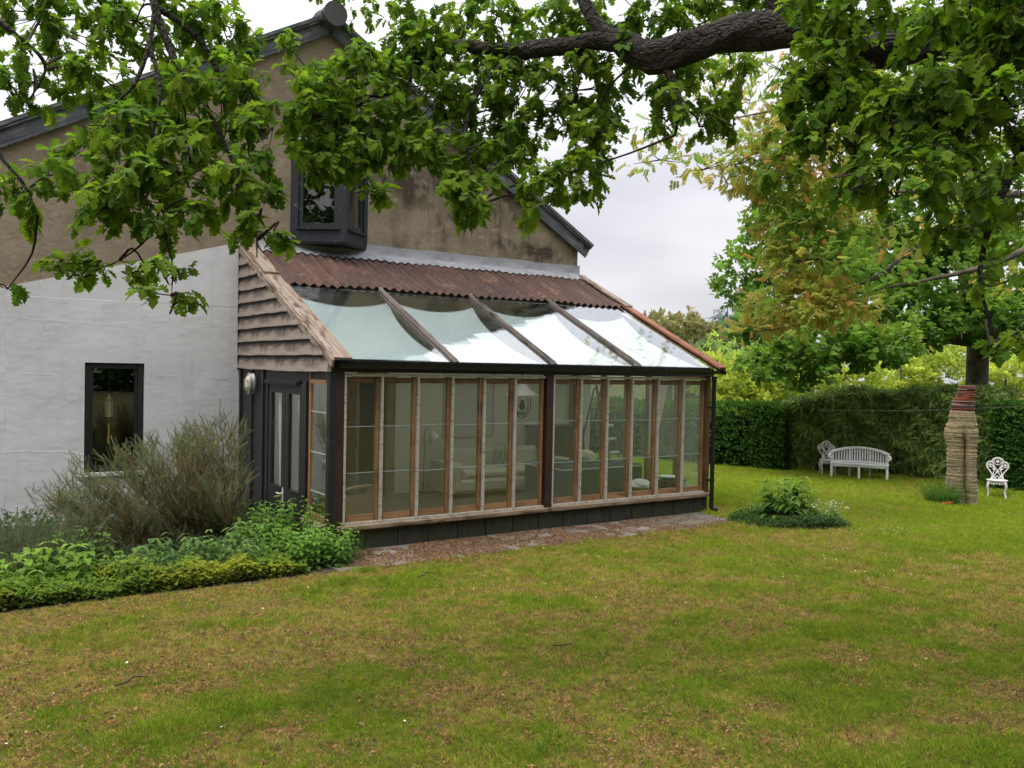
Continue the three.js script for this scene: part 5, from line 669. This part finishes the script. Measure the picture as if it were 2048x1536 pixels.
{ // bright shrubs and trees beyond the hedges
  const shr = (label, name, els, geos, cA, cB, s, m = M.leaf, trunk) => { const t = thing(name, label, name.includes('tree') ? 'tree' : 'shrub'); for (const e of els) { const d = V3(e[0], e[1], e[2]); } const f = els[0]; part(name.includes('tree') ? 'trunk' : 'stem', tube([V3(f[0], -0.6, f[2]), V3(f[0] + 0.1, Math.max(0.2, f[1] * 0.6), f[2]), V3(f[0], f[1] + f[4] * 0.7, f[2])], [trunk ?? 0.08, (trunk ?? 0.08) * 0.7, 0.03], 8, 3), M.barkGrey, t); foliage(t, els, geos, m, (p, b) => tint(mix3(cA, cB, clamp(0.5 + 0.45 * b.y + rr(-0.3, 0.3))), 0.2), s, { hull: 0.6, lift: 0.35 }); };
  const E = (px, py, d, r, ry, n, rz = 1.3) => { const p = at(px, py, d); return [p.x, p.y, p.z, r * d / 1750, ry * d / 1750, rz, n]; };
  const LA = [0.17, 0.23, 0.026], LB = [0.38, 0.44, 0.06];
  shr('bright yellow-green shrub above the dark hedge, next to the conservatory corner', 'golden_shrub', [E(1470, 785, 31, 60, 45, 320), E(1430, 760, 31, 40, 40, 120), E(1500, 815, 30, 60, 30, 140)], leafy, LA, LB, 1.3);
  shr('bright green arching shrub with upright shoots before the dark conifers', 'arching_shrub', [E(1500, 750, 34, 60, 45, 240), E(1462, 705, 34, 14, 36, 26), E(1515, 700, 34, 12, 42, 24), E(1560, 690, 34, 14, 50, 26), E(1440, 725, 34, 14, 34, 22)], leafy, [0.14, 0.23, 0.04], [0.3, 0.4, 0.075], 1.3);
  shr('yellow-green bush over the top of the bamboo hedge', 'golden_shrub', [E(1600, 775, 30, 80, 45, 260), E(1710, 770, 31, 70, 50, 220)], leafy, LA, LB, 1.3);
  shr('sunny yellow-green thicket behind the stone figure', 'golden_shrub', [E(1800, 760, 33, 90, 60, 300), E(1890, 740, 33, 70, 70, 220)], leafy, LA, LB, 1.4);
  shr('yellow-green bushes right of the grey tree trunk', 'golden_shrub', [E(2010, 780, 30, 60, 60, 260), E(2080, 760, 30, 60, 70, 200)], leafy, LA, LB, 1.3);
  shr('round olive tree rising far behind the conservatory roof', 'olive_tree', [E(1335, 670, 55, 75, 38, 300, 2.5), E(1290, 690, 55, 50, 40, 150, 2), E(1390, 690, 54, 40, 40, 130, 2)], leafy, [0.10, 0.11, 0.03], [0.20, 0.19, 0.07], 2.1, M.leaf, 0.4);
  shr('pale green tree between the olive tree and the dark conifers', 'distant_tree', [E(1440, 690, 58, 40, 45, 170, 2), E(1400, 740, 50, 50, 50, 200, 2)], leafy, [0.06, 0.11, 0.04], [0.13, 0.2, 0.07], 2.0, M.leaf, 0.3);
  shr('broad green tree far behind the yellow shrubs', 'distant_tree', [E(1620, 690, 48, 110, 70, 300, 2.5), E(1770, 680, 50, 120, 60, 300, 2.5), E(1930, 690, 50, 120, 60, 300, 2.5), E(2080, 690, 50, 90, 60, 200, 2)], leafy, [0.14, 0.21, 0.04], [0.28, 0.36, 0.07], 2.0, M.leaf, 0.3);
  // conifers: drooping tiers of dark needles
  const con1 = (label, px, py, d, w, h) => { const t = thing('conifer', label, 'tree'), p = at(px, py, d), y0 = -0.6, tip = p.y, mats = [], cols = []; part('trunk', tube([V3(p.x, y0, p.z), V3(p.x, tip, p.z)], [0.25, 0.03], 8), M.barkGrey, t); for (let i = 0; i < 700; i++) { const k = Math.pow(rnd(), 0.7), a = rnd() * 6.283, r = w * (0.12 + 0.88 * k) * (0.8 + 0.2 * Math.sin(k * 46)) * Math.sqrt(rr(0.2, 1)), y = tip - k * h; mats.push(mtx(V3(p.x + r * Math.cos(a), y - r * 0.25, p.z + r * Math.sin(a)), V3(Math.cos(a), -0.35 + rr(-0.3, 0.3), Math.sin(a)), V3(0, 1, 0), rr(1.2, 2.0))); cols.push(tint(mix3([0.022, 0.045, 0.03], [0.06, 0.105, 0.065], rnd()), 0.2)); } instanced('foliage', needleTuft[0], M.leafDull, mats, cols, t); };
  con1('slim dark conifer leader left of the broad conifers', 1393, 632, 62, 1.3, 7); con1('dark blue-green conifer, taller one left of the bronze leaves', 1455, 612, 60, 2.6, 9); con1('dark conifer close behind the bronze leaves', 1505, 622, 60, 2.4, 9); con1('dark conifer half hidden by the bronze leaves', 1560, 615, 60, 2.4, 9);
}
{ // dark garden trees behind the photographer, mirrored in the windows
  const t = thing('garden_trees', 'dark garden trees mirrored faintly in the conservatory windows', 'trees'); t.userData.kind = 'stuff'; delete t.userData.category;
  const els = []; for (let i = 0; i < 12; i++) els.push([-16 + i * 3.6 + rr(-0.5, 0.5), 5.5 + rr(0, 1), 27 + rr(-1, 2) - Math.abs(i - 5) * 0.3, 3.0, 7 + rr(0, 1.5), 1.6, 520]);
  for (let i = 0; i < 4; i++) els.push([-18 + rr(-1, 1), 5, 22 - i * 4, 2.2, 8.5, 2.8, 420]);
  foliage(t, els, leafy, M.leafDull, (p) => tint([0.045, 0.085, 0.02], 0.3), 3.2, { hull: 0.7 });
}
// ---------------------------------------------------------------- border plants
rnd = mulberry(41);
{ // old rosemary: bare woody stems fanning out to the left, needled shoots
  const t = thing('rosemary_bush', 'big woody rosemary bush with brown and grey-green shoots in front of the white wall', 'shrub', [-1.25, 0, 2.2]);
  const shoot = (() => { const g = []; for (let i = 0; i < 46; i++) { const k = i / 46, a = i * 2.4, o = 1.0 - 0.4 * k, d = V3(Math.cos(o), Math.sin(o) * Math.cos(a), Math.sin(o) * Math.sin(a)), L = 0.034 * (1 - 0.35 * k); const b = new THREE.BufferGeometry(); const p = V3(k * 0.24, 0, 0), s = d.clone().cross(V3(0.3, 1, 0.2)).normalize().multiplyScalar(0.0036), e = p.clone().addScaledVector(d, L); b.setAttribute('position', new THREE.Float32BufferAttribute([...p.clone().add(s).toArray(), ...e.toArray(), ...p.clone().sub(s).toArray()], 3)); b.setAttribute('uv', new THREE.Float32BufferAttribute(6, 2)); b.computeVertexNormals(); g.push(b); } g.push(tube([V3(-0.05, 0, 0), V3(0.22, 0, 0)], [0.003, 0.0012], 3, 1)); return merge(g); })();
  const mats = [], cols = [], stems = [], up = V3(0, 1, 0), fan = (root, tips, r, young) => tips.forEach(([x, y, z]) => {
    const tip = V3(x, y, z), d = tip.clone().sub(root), mid = root.clone().addScaledVector(d, 0.5).add(V3(-0.05, -0.2 * Math.abs(d.x) * rr(0.6, 1.2), 0)).add(ball().multiplyScalar(0.1)); const c = new THREE.CatmullRomCurve3([root, mid, tip]);
    part('stem', tube([root, mid, mid.clone().lerp(tip, 0.5).add(ball().multiplyScalar(0.06)), tip], [r, r * 0.6, r * 0.35, r * 0.15], 6, 4), M.stem, t);
    for (let i = 0; i < 105; i++) { const k = rr(0.25, 1), p = c.getPoint(k).addScaledVector(ball(), 0.11), dir = c.getTangent(k).multiplyScalar(0.4).add(V3(rr(-0.8, 0.8), rr(-0.1, 1.3), rr(-0.8, 0.8))).normalize(), L = rr(0.45, 1.0); mats.push(mtx(p, dir, rdir(), L)); const br = rnd() < (k > 0.85 ? 0.2 : 0.55) - young * 0.2; cols.push(tint(br ? [0.185, 0.135, 0.07] : [0.135, 0.16, 0.07], 0.3)); if (i % 5 === 0) stems.push(tube([p, p.clone().addScaledVector(dir, 0.14 * L)], [0.004, 0.002], 3, 1)); }
  });
  const R = V3(0.42, 0.05, 0.1), tips = [];
  for (let i = 0; i < 58; i++) { const k = rnd(), x = mix(0.6, -1.55, Math.pow(k, 0.9)) + rr(-0.1, 0.1), top = x > -1.0 ? mix(1.5, 1.28, -(x - 0.3) / 1.3) : mix(1.22, 0.7, (-1.0 - x) / 0.8); tips.push([x, top * (1 - 0.6 * Math.pow(rnd(), 2.2)), rr(-0.75, 0.85)]); }
  for (let i = 0; i < 18; i++) tips.push([rr(-1.9, -1.1), rr(0.3, 0.85), rr(-0.5, 0.7)]);
  fan(R, tips, 0.02, 0.3);
  part('side_twigs', stems, M.stem, t).userData.kind = 'stuff'; instanced('foliage', shoot, M.leafDull, mats, cols, t);
  const t2 = thing('small_rosemary', 'low grey-green rosemary at the left end of the border', 'shrub', [-3.3, 0, 3.2]), m2 = [], c2 = []; for (let i = 0; i < 260; i++) { const a = rnd() * 6.28, r = Math.sqrt(rnd()) * 0.6, h = rr(0.1, 0.62) * (1 - r * 0.6); m2.push(mtx(V3(r * Math.cos(a) * 1.3, h, r * Math.sin(a)), V3(Math.cos(a) * 0.4, 1, Math.sin(a) * 0.4), rdir(), rr(0.7, 1.1))); c2.push(tint([0.09, 0.115, 0.055], 0.3)); }
  const ws = []; for (let i = 0; i < 14; i++) { const a = i * 0.45; ws.push(tube([V3(0, 0, 0), V3(0.6 * Math.cos(a), 0.4, 0.5 * Math.sin(a))], [0.01, 0.004], 4, 1)); } part('stems', ws, M.twig, t2); instanced('foliage', shoot, M.leafDull, m2, c2, t2);
}
// upright stems with pairs of leaves
const leafPair = spray(2, SIMPLE, 0.065, 0.055, { flat: true, len: 0.0, out: 1.2, droop: 0.5 });
function herb(name, label, cat, pos, spots, hgt, colA, colB, o = {}) {
  const t = thing(name, label, cat, pos), mats = [], cols = [], st = []; const g = o.geo || leafPair;
  for (const [x, z, hh] of spots) { const h = hh ?? hgt * rr(0.65, 1.1), lean = V3(rr(-0.25, 0.25), 1, rr(-0.25, 0.25)).normalize(), base = V3(x, 0, z), top = base.clone().addScaledVector(lean, h); st.push(tube([base, top], [0.004, 0.002], 4, 1)); const n = Math.max(3, h / (o.step ?? 0.06) | 0); for (let i = 1; i <= n; i++) { const k = i / n; for (let q = 0; q < 2; q++) { const a = i * 1.57 + q * Math.PI + rr(-0.4, 0.4); mats.push(mtx(base.clone().lerp(top, k), V3(Math.cos(a), rr(-0.1, 0.4), Math.sin(a)), V3(0, 1, 0), (o.size ?? 1) * (1.15 - 0.5 * k) * rr(0.8, 1.2))); cols.push(tint(mix3(colA, colB, clamp(k + rr(-0.3, 0.2))), 0.2)); } } }
  part('stems', st, std({ color: lin(0.05, 0.09, 0.02), roughness: 0.8 }), t).userData.kind = 'stuff'; instanced('foliage', o.leaf || single, M.leaf, mats, cols, t); return t;
}
const single = blade(SIMPLE, 0.07, 0.055, 0.2, 0.6), broad = blade([[0, 0.05], [0.15, 0.4], [0.45, 0.55], [0.8, 0.3], [1, 0]], 0.12, 0.09, 0.2, 0.7), lance = blade([[0, 0.1], [0.3, 0.45], [0.7, 0.35], [1, 0]], 0.14, 0.075, 0.2, 0.7), tiny = blade(SIMPLE, 0.028, 0.024, 0.2, 0.3);
const scatter = (n, rx, rz) => { const a = []; for (let i = 0; i < n; i++) { const b = ball(); a.push([b.x * rx, b.z * rz]); } return a; };
const GA = [0.06, 0.14, 0.018], GB = [0.16, 0.3, 0.035];
herb('mint_clump', 'lush green mint clump in front of the black double door', 'plant', [-0.35, 0, 3.0], scatter(46, 0.5, 0.42), 0.6, GA, GB, { size: 1.1 });
herb('mint_clump', 'low green mint clump at the corner where border meets litter path', 'plant', [-0.36, 0, 3.95], scatter(100, 0.56, 0.5), 0.42, GA, GB, { size: 1.05, step: 0.045 });
herb('mint_clump', 'small green weed growing by the side window sill', 'plant', [-0.12, 0, 3.35], scatter(9, 0.12, 0.25), 0.62, GA, GB, { size: 0.8 });
herb('leafy_plant', 'bright broad-leaved plant at the left end of the border', 'plant', [-3.2, 0, 3.9], scatter(36, 0.55, 0.45), 0.45, [0.07, 0.15, 0.02], [0.2, 0.32, 0.035], { leaf: broad, step: 0.07 });
herb('leafy_plant', 'pale green leafy plant under the middle of the rosemary', 'plant', [-1.7, 0, 3.6], scatter(40, 0.9, 0.35), 0.36, [0.055, 0.12, 0.03], [0.12, 0.21, 0.05], { leaf: lance, step: 0.06 });
herb('leafy_plant', 'narrow-leaved green plant at the foot of the rosemary stem', 'plant', [-0.85, 0, 3.3], scatter(36, 0.5, 0.35), 0.42, [0.06, 0.13, 0.02], [0.14, 0.24, 0.04], { leaf: lance, step: 0.06 });
herb('leafy_plant', 'loose bright green weed standing in the middle of the low edging', 'plant', [-2.35, 0, 4.1], scatter(26, 0.35, 0.25), 0.34, [0.05, 0.11, 0.02], [0.14, 0.23, 0.035], { size: 1.1, step: 0.05 });
herb('leafy_plant', 'tuft of pale leafy stems in the edging close to the mint', 'plant', [-1.25, 0, 4.15], scatter(24, 0.3, 0.22), 0.36, [0.06, 0.12, 0.025], [0.15, 0.23, 0.05], { leaf: lance, size: 0.6, step: 0.045 });
herb('leafy_plant', 'tall leafy stems at the far left border edge by the broad-leaved plant', 'plant', [-2.75, 0, 3.4], scatter(26, 0.4, 0.3), 0.5, [0.045, 0.1, 0.02], [0.12, 0.21, 0.035], { size: 1.2, step: 0.06 });
{ // low golden marjoram edging the border: nobody could count it
  const mats = [], cols = []; for (let i = 0; i < 26000; i++) { const x = rr(-5.2, -0.6), z = 4.5 - Math.abs(rr(-1, 1) * rnd()) * 0.75, hgt = (0.03 + 0.42 * Math.pow(fbm(x * 3.4 + 9, z * 3.4 + 4, 0, 3, 4), 1.4)) * (1 - Math.pow(clamp((z - 4.2) / 0.38), 2) * 0.65), y = hgt * Math.pow(rnd(), 0.6); mats.push(mtx(V3(x, y, z), rdir(0.4), V3(rr(-0.5, 0.5), 1, rr(-0.5, 0.5)), rr(0.8, 2.1))); const n = fbm(x * 1.4, z * 3, 0, 19, 3); cols.push(tint(mix3([0.09, 0.15, 0.02], mix3([0.26, 0.29, 0.028], [0.14, 0.22, 0.025], smooth(0.45, 0.6, n)), clamp(y / hgt * 1.2 - 0.1)), 0.22)); }
  const o = instanced('ground_cover', tiny, M.leaf, mats, cols); tag(o, 'low golden-green herbs edging the front of the border', null, null, 'stuff');
  const f = []; const fc = []; for (let i = 0; i < 9000; i++) { const x = rr(-5, -0.1), z = rr(0.3, 4.3); f.push(mtx(V3(x, rr(0, z < 2.6 ? 0.34 : 0.18), z), rdir(0.5), V3(0, 1, 0), rr(1.2, 2.6))); fc.push(tint([0.04, 0.08, 0.018], 0.35)); } const u = instanced('undergrowth', tiny, M.leaf, f, fc); tag(u, 'dark green low growth between the border plants', null, null, 'stuff');
  const gl = []; const gc = []; const gb = blade(NARROW, 0.34, 0.008, 0.2, 0.8); for (let i = 0; i < 900; i++) { const x = -1.1 + ball().x * 1.6, z = 3.9 + ball().z * 0.4; gl.push(mtx(V3(x, 0, z), V3(rr(-0.5, 0.5), 1, rr(-0.5, 0.5)), rdir(), rr(0.6, 1.2))); gc.push(tint([0.05, 0.1, 0.02], 0.3)); } const gg = instanced('border_grass', gb, M.leaf, gl, gc); tag(gg, 'thin grass blades growing among the border plants', null, null, 'stuff');
}
{ // by the downpipe: hellebore and low leaves
  herb('hellebore', 'tall leafy hellebore at the right end of the paved strip', 'plant', [6.95, 0, 5.0], scatter(36, 0.42, 0.36), 0.68, [0.05, 0.12, 0.018], [0.17, 0.28, 0.035], { leaf: lance, size: 1.2, step: 0.08 });
  herb('hellebore', 'lower pale-flowered plant right of the hellebore', 'plant', [7.45, 0, 5.35], scatter(30, 0.35, 0.3), 0.34, [0.07, 0.13, 0.03], [0.2, 0.28, 0.07], { leaf: single, step: 0.05 });
  const mats = [], cols = []; for (let i = 0; i < 9000; i++) { const b = ball(), x = 7.0 + b.x * 0.85, z = 5.0 + b.z * 0.72 + b.x * 0.25; mats.push(mtx(V3(x, ground(x, z) + rnd() * 0.2 * (1 - b.x * b.x), z), rdir(0.4), V3(0, 1, 0), rr(0.9, 1.9))); cols.push(tint([0.05, 0.10, 0.02], 0.35)); } tag(instanced('ground_cover', tiny, M.leaf, mats, cols), 'low green leaves round the hellebore by the downpipe', null, null, 'stuff');
  const fl = [], fc = []; for (let i = 0; i < 60; i++) { const b = ball(); fl.push(mtx(V3(7.4 + b.x * 0.35, 0.22 + rr(0, 0.16), 5.4 + b.z * 0.3), rdir(0.6), V3(0, 1, 0), rr(1, 1.6))); fc.push(tint([0.5, 0.5, 0.38], 0.2)); } tag(instanced('small_flowers', tiny, M.leaf, fl, fc), 'small pale flowers on the plant right of the hellebore', null, null, 'stuff');
  const g = thing('grass_tuft', 'tuft of tall bright grass at the left foot of the stone figure', 'grass', [13.75, -0.42, 3.65]), gm = [], gc = []; for (let i = 0; i < 700; i++) { const b = ball(); gm.push(mtx(V3(b.x * 0.25, 0, b.z * 0.35), V3(rr(-0.4, 0.4), 1, rr(-0.4, 0.4)), rdir(), rr(0.6, 1.5))); gc.push(tint([0.07, 0.14, 0.02], 0.3)); } instanced('blades', blade(NARROW, 0.4, 0.012, 0.2, 0.8), M.leaf, gm, gc, g);
  const r = thing('dead_fern', 'small rusty orange dead fern beside the grass tuft', 'plant', [13.3, -0.39, 4.0]), rm = [], rc = []; for (let i = 0; i < 60; i++) { rm.push(mtx(V3(0, 0, 0).addScaledVector(ball(), 0.1).add(V3(0, 0.07, 0)), rdir(0.4), V3(0, 1, 0), rr(1.5, 3))); rc.push(tint([0.35, 0.12, 0.03], 0.3)); } part('stem', tube([V3(0, 0, 0), V3(0.02, 0.16, 0)], [0.006, 0.003], 4, 1), M.twig, r); instanced('fronds', tiny, M.leaf, rm, rc, r);
}
// ---------------------------------------------------------------- turf, litter, daisies
{
  rnd = mulberry(77);
  const inside = (x, z) => (x > -9 && x < W + 0.1 && z < 3.65) || (x < 0.1 && z < 4.56 + 0.05 * Math.sin(x * 3.1)) || (x < 6.4 && z < 4.5 + 0.14 * fbm(x * 3, 4, 0, 5, 3)) || Math.hypot((x - 17.1), (z + 3)) < -1;
  const hedgeLine = (x, z) => (x - 16.2) * 0.85 + (z + 2.3) * -0.45 > 0.9; // beyond the foot of the hedges
  const eye = camera.position, right = V3(0.826, 0, 0.563), fwd = V3(0.564, 0, -0.826);
  const pick = () => { for (let q = 0; q < 60; q++) { const u = rnd(), d = 3.4 * Math.pow(30 / 3.4, Math.pow(u, 0.8)), s = rr(-1, 1) * (d * 0.68 + 1.6), x = eye.x + fwd.x * d + right.x * s, z = eye.z + fwd.z * d + right.z * s; if (!inside(x, z) && !hedgeLine(x, z)) return [x, z, d]; } return null; };
  const tuft = (n, h, w, spread) => { const g = []; for (let i = 0; i < n; i++) { const b = ball(), d = V3(rr(-1, 1), rr(0.35, 1.2), rr(-1, 1)).normalize(); g.push(blade([[0, 0.5], [0.55, 0.4], [1, 0]], h * rr(0.5, 1.15), w, 0, 0.6).applyMatrix4(mtx(V3(b.x * spread, 0, b.z * spread), d, rdir(), 1))); } return merge(g); };
  const tufts = [tuft(8, 0.05, 0.0045, 0.03), tuft(8, 0.062, 0.005, 0.035), tuft(9, 0.045, 0.0045, 0.045)], mats = [[], [], []], cols = [[], [], []];
  for (let i = 0; i < 480000; i++) {
    const p = pick(); if (!p) continue; const [x, z, d] = p, dr = dry(x, z), n = fbm(x * 3.5 + 40, z * 3.5 + 40, 0, 12, 3), long = smooth(0.52, 0.68, fbm(x * 1.3 + 70, z * 1.3 + 20, 0, 44, 3)); if (rnd() < dr * 0.35) continue;
    const v = rnd() * 3 | 0, far = clamp((d - 6) / 12), straw = rnd() < 0.22 + dr * 0.6; const c = straw ? mix3([0.23, 0.175, 0.045], [0.36, 0.275, 0.078], rnd()) : mix3(mix3([0.068, 0.125, 0.006], [0.15, 0.205, 0.011], n), [0.225, 0.30, 0.02], far * 0.6 + 0.2 * rnd());  // far tufts brighter: open-sky light on the distant lawn put into their colour
    mats[v].push(mtx(V3(x, ground(x, z) - 0.003, z), V3(Math.cos(i), 0, Math.sin(i)), V3(rr(-0.2, 0.2), 1, rr(-0.2, 0.2)), (0.7 + 0.5 * long * (1 - dr) + far * 0.9) * rr(0.7, 1.25) * (straw ? 0.75 : 1))); cols[v].push(tint(c, 0.42));
  }
  const grass = thing('grass', 'mown lawn grass, green mixed with dry straw and brown clippings', null); grass.userData = { label: grass.userData.label, kind: 'stuff' };
  tufts.forEach((g, i) => instanced('blades', g, M.leafDull, mats[i], cols[i], grass));
  // brown crumbs: mown clippings and fallen catkins, thick on the path, patchy on the lawn
  const crumb = [merge([blade(NARROW, 0.035, 0.006, 0, 0.4), blade(NARROW, 0.03, 0.005, 0, 0.5).rotateY(1.2).translate(0.004, 0.002, 0.006), blade(NARROW, 0.025, 0.006, 0, -0.5).rotateY(2.6).translate(0, 0.003, 0)]), merge([blade(SIMPLE, 0.022, 0.014, 0.4, 0.5), blade(NARROW, 0.03, 0.004, 0, 0.3).rotateY(2)])], lm = [[], []], lc = [[], []];
  const BR = [[0.10, 0.044, 0.017], [0.145, 0.07, 0.025], [0.05, 0.024, 0.012], [0.18, 0.105, 0.04]];
  for (let i = 0; i < 200000; i++) {
    let x, z, y; const path = i < 26000; if (path) { x = rr(-0.1, 6.6); z = 3.64 + rnd() * 1.02; if (rnd() < smooth(3.4, 6.4, x) * 0.85 * (1 - smooth(4.25, 4.6, z))) continue; if (fbm(x * 3 + 4, z * 3 + 8, 0, 62, 3) < 0.36) continue; y = 0.017 + rnd() * 0.012; } else { const p = pick(); if (!p) continue; [x, z] = p; const k = dry(x, z); if (rnd() > k * 0.8 + 0.05 || fbm(x * 5 + 14, z * 5 + 3, 0, 71, 3) < 0.54 - 0.14 * k) continue; y = ground(x, z) + rr(0.008, 0.03); }
    const v = rnd() * 2 | 0; lm[v].push(mtx(V3(x, y, z), V3(rr(-1, 1), rr(-0.3, 0.3), rr(-1, 1)), V3(rr(-0.5, 0.5), 1, rr(-0.5, 0.5)), rr(0.55, 1.25))); lc[v].push(tint(BR[rnd() * 4 | 0], 0.3));
  }
  const litter = thing('litter', 'reddish brown clippings and fallen catkins on path and lawn', null); litter.userData = { label: litter.userData.label, kind: 'stuff' }; crumb.forEach((g, i) => instanced('clippings', g, std({ color: 0xffffff, roughness: 1, side: THREE.DoubleSide }), lm[i], lc[i], litter));
  // daisies
  const daisy = merge([0, 1, 2, 3, 4, 5, 6, 7].map((k) => blade([[0, 0.2], [0.6, 0.5], [1, 0.2]], 0.008, 0.006, 0, 0.1).rotateY(k * Math.PI / 4))), dm = [], dc = [];
  for (let i = 0; i < 9000; i++) { const p = pick(); if (!p) continue; const [x, z, d] = p, k = fbm(x * 0.8 + 3, z * 0.8 + 50, 0, 81, 3); if (rnd() > smooth(0.5, 0.66, k) * smooth(8, 14, d) * 0.9 + 0.003) continue; dm.push(mtx(V3(x, ground(x, z) + rr(0.03, 0.055), z), V3(rr(-1, 1), 0, rr(-1, 1)), V3(rr(-0.4, 0.4), 1, rr(-0.4, 0.4)), rr(0.6, 1.1))); dc.push(tint([0.75, 0.75, 0.72], 0.08)); }
  tag(instanced('daisies', daisy, M.leafDull, dm, dc), 'scattered small white daisies in the lawn', null, null, 'stuff');
  // pale fallen leaves and a few sticks
  const fm = [], fc = []; for (let i = 0; i < 420; i++) { const p = pick(); if (!p || p[2] > 13) continue; fm.push(mtx(V3(p[0], ground(p[0], p[1]) + 0.035, p[1]), V3(rr(-1, 1), rr(-0.4, 0.4), rr(-1, 1)), V3(rr(-0.6, 0.6), 1, rr(-0.6, 0.6)), rr(0.25, 0.55))); fc.push(tint(rnd() < 0.35 ? [0.26, 0.19, 0.09] : [0.09, 0.05, 0.025], 0.3)); } tag(instanced('fallen_leaves', oakLeaf[1], M.leafDull, fm, fc), 'few pale curled fallen leaves on the near lawn', null, null, 'stuff');
  const stick = (label, px, py, d, a, L) => { const p = at(px, py, d); p.y = ground(p.x, p.z) + 0.05; const t = thing('fallen_twig', label, 'twig', p.toArray(), a); part('twig_stem', tube([V3(-L, 0, 0), V3(-L * 0.3, 0.012, 0.02), V3(L * 0.2, 0.02, -0.01), V3(L, 0.005, 0.03)], [0.005, 0.006, 0.005, 0.002], 5, 3), M.twig, t); part('side_shoot', tube([V3(L * 0.2, 0.02, -0.01), V3(L * 0.55, 0.025, -0.09)], [0.003, 0.001], 4, 1), M.twig, t); };
  stick('pale thin twig lying in the lower left grass', 262, 1458, 5.9, 0.3, 0.12); stick('dark twig lying on the litter path near the border corner', 850, 1127, 9.6, 0.4, 0.14); stick('thin twig in the middle of the near lawn', 1130, 1395, 6.6, -0.9, 0.1);
}
renderer.render(scene, camera);
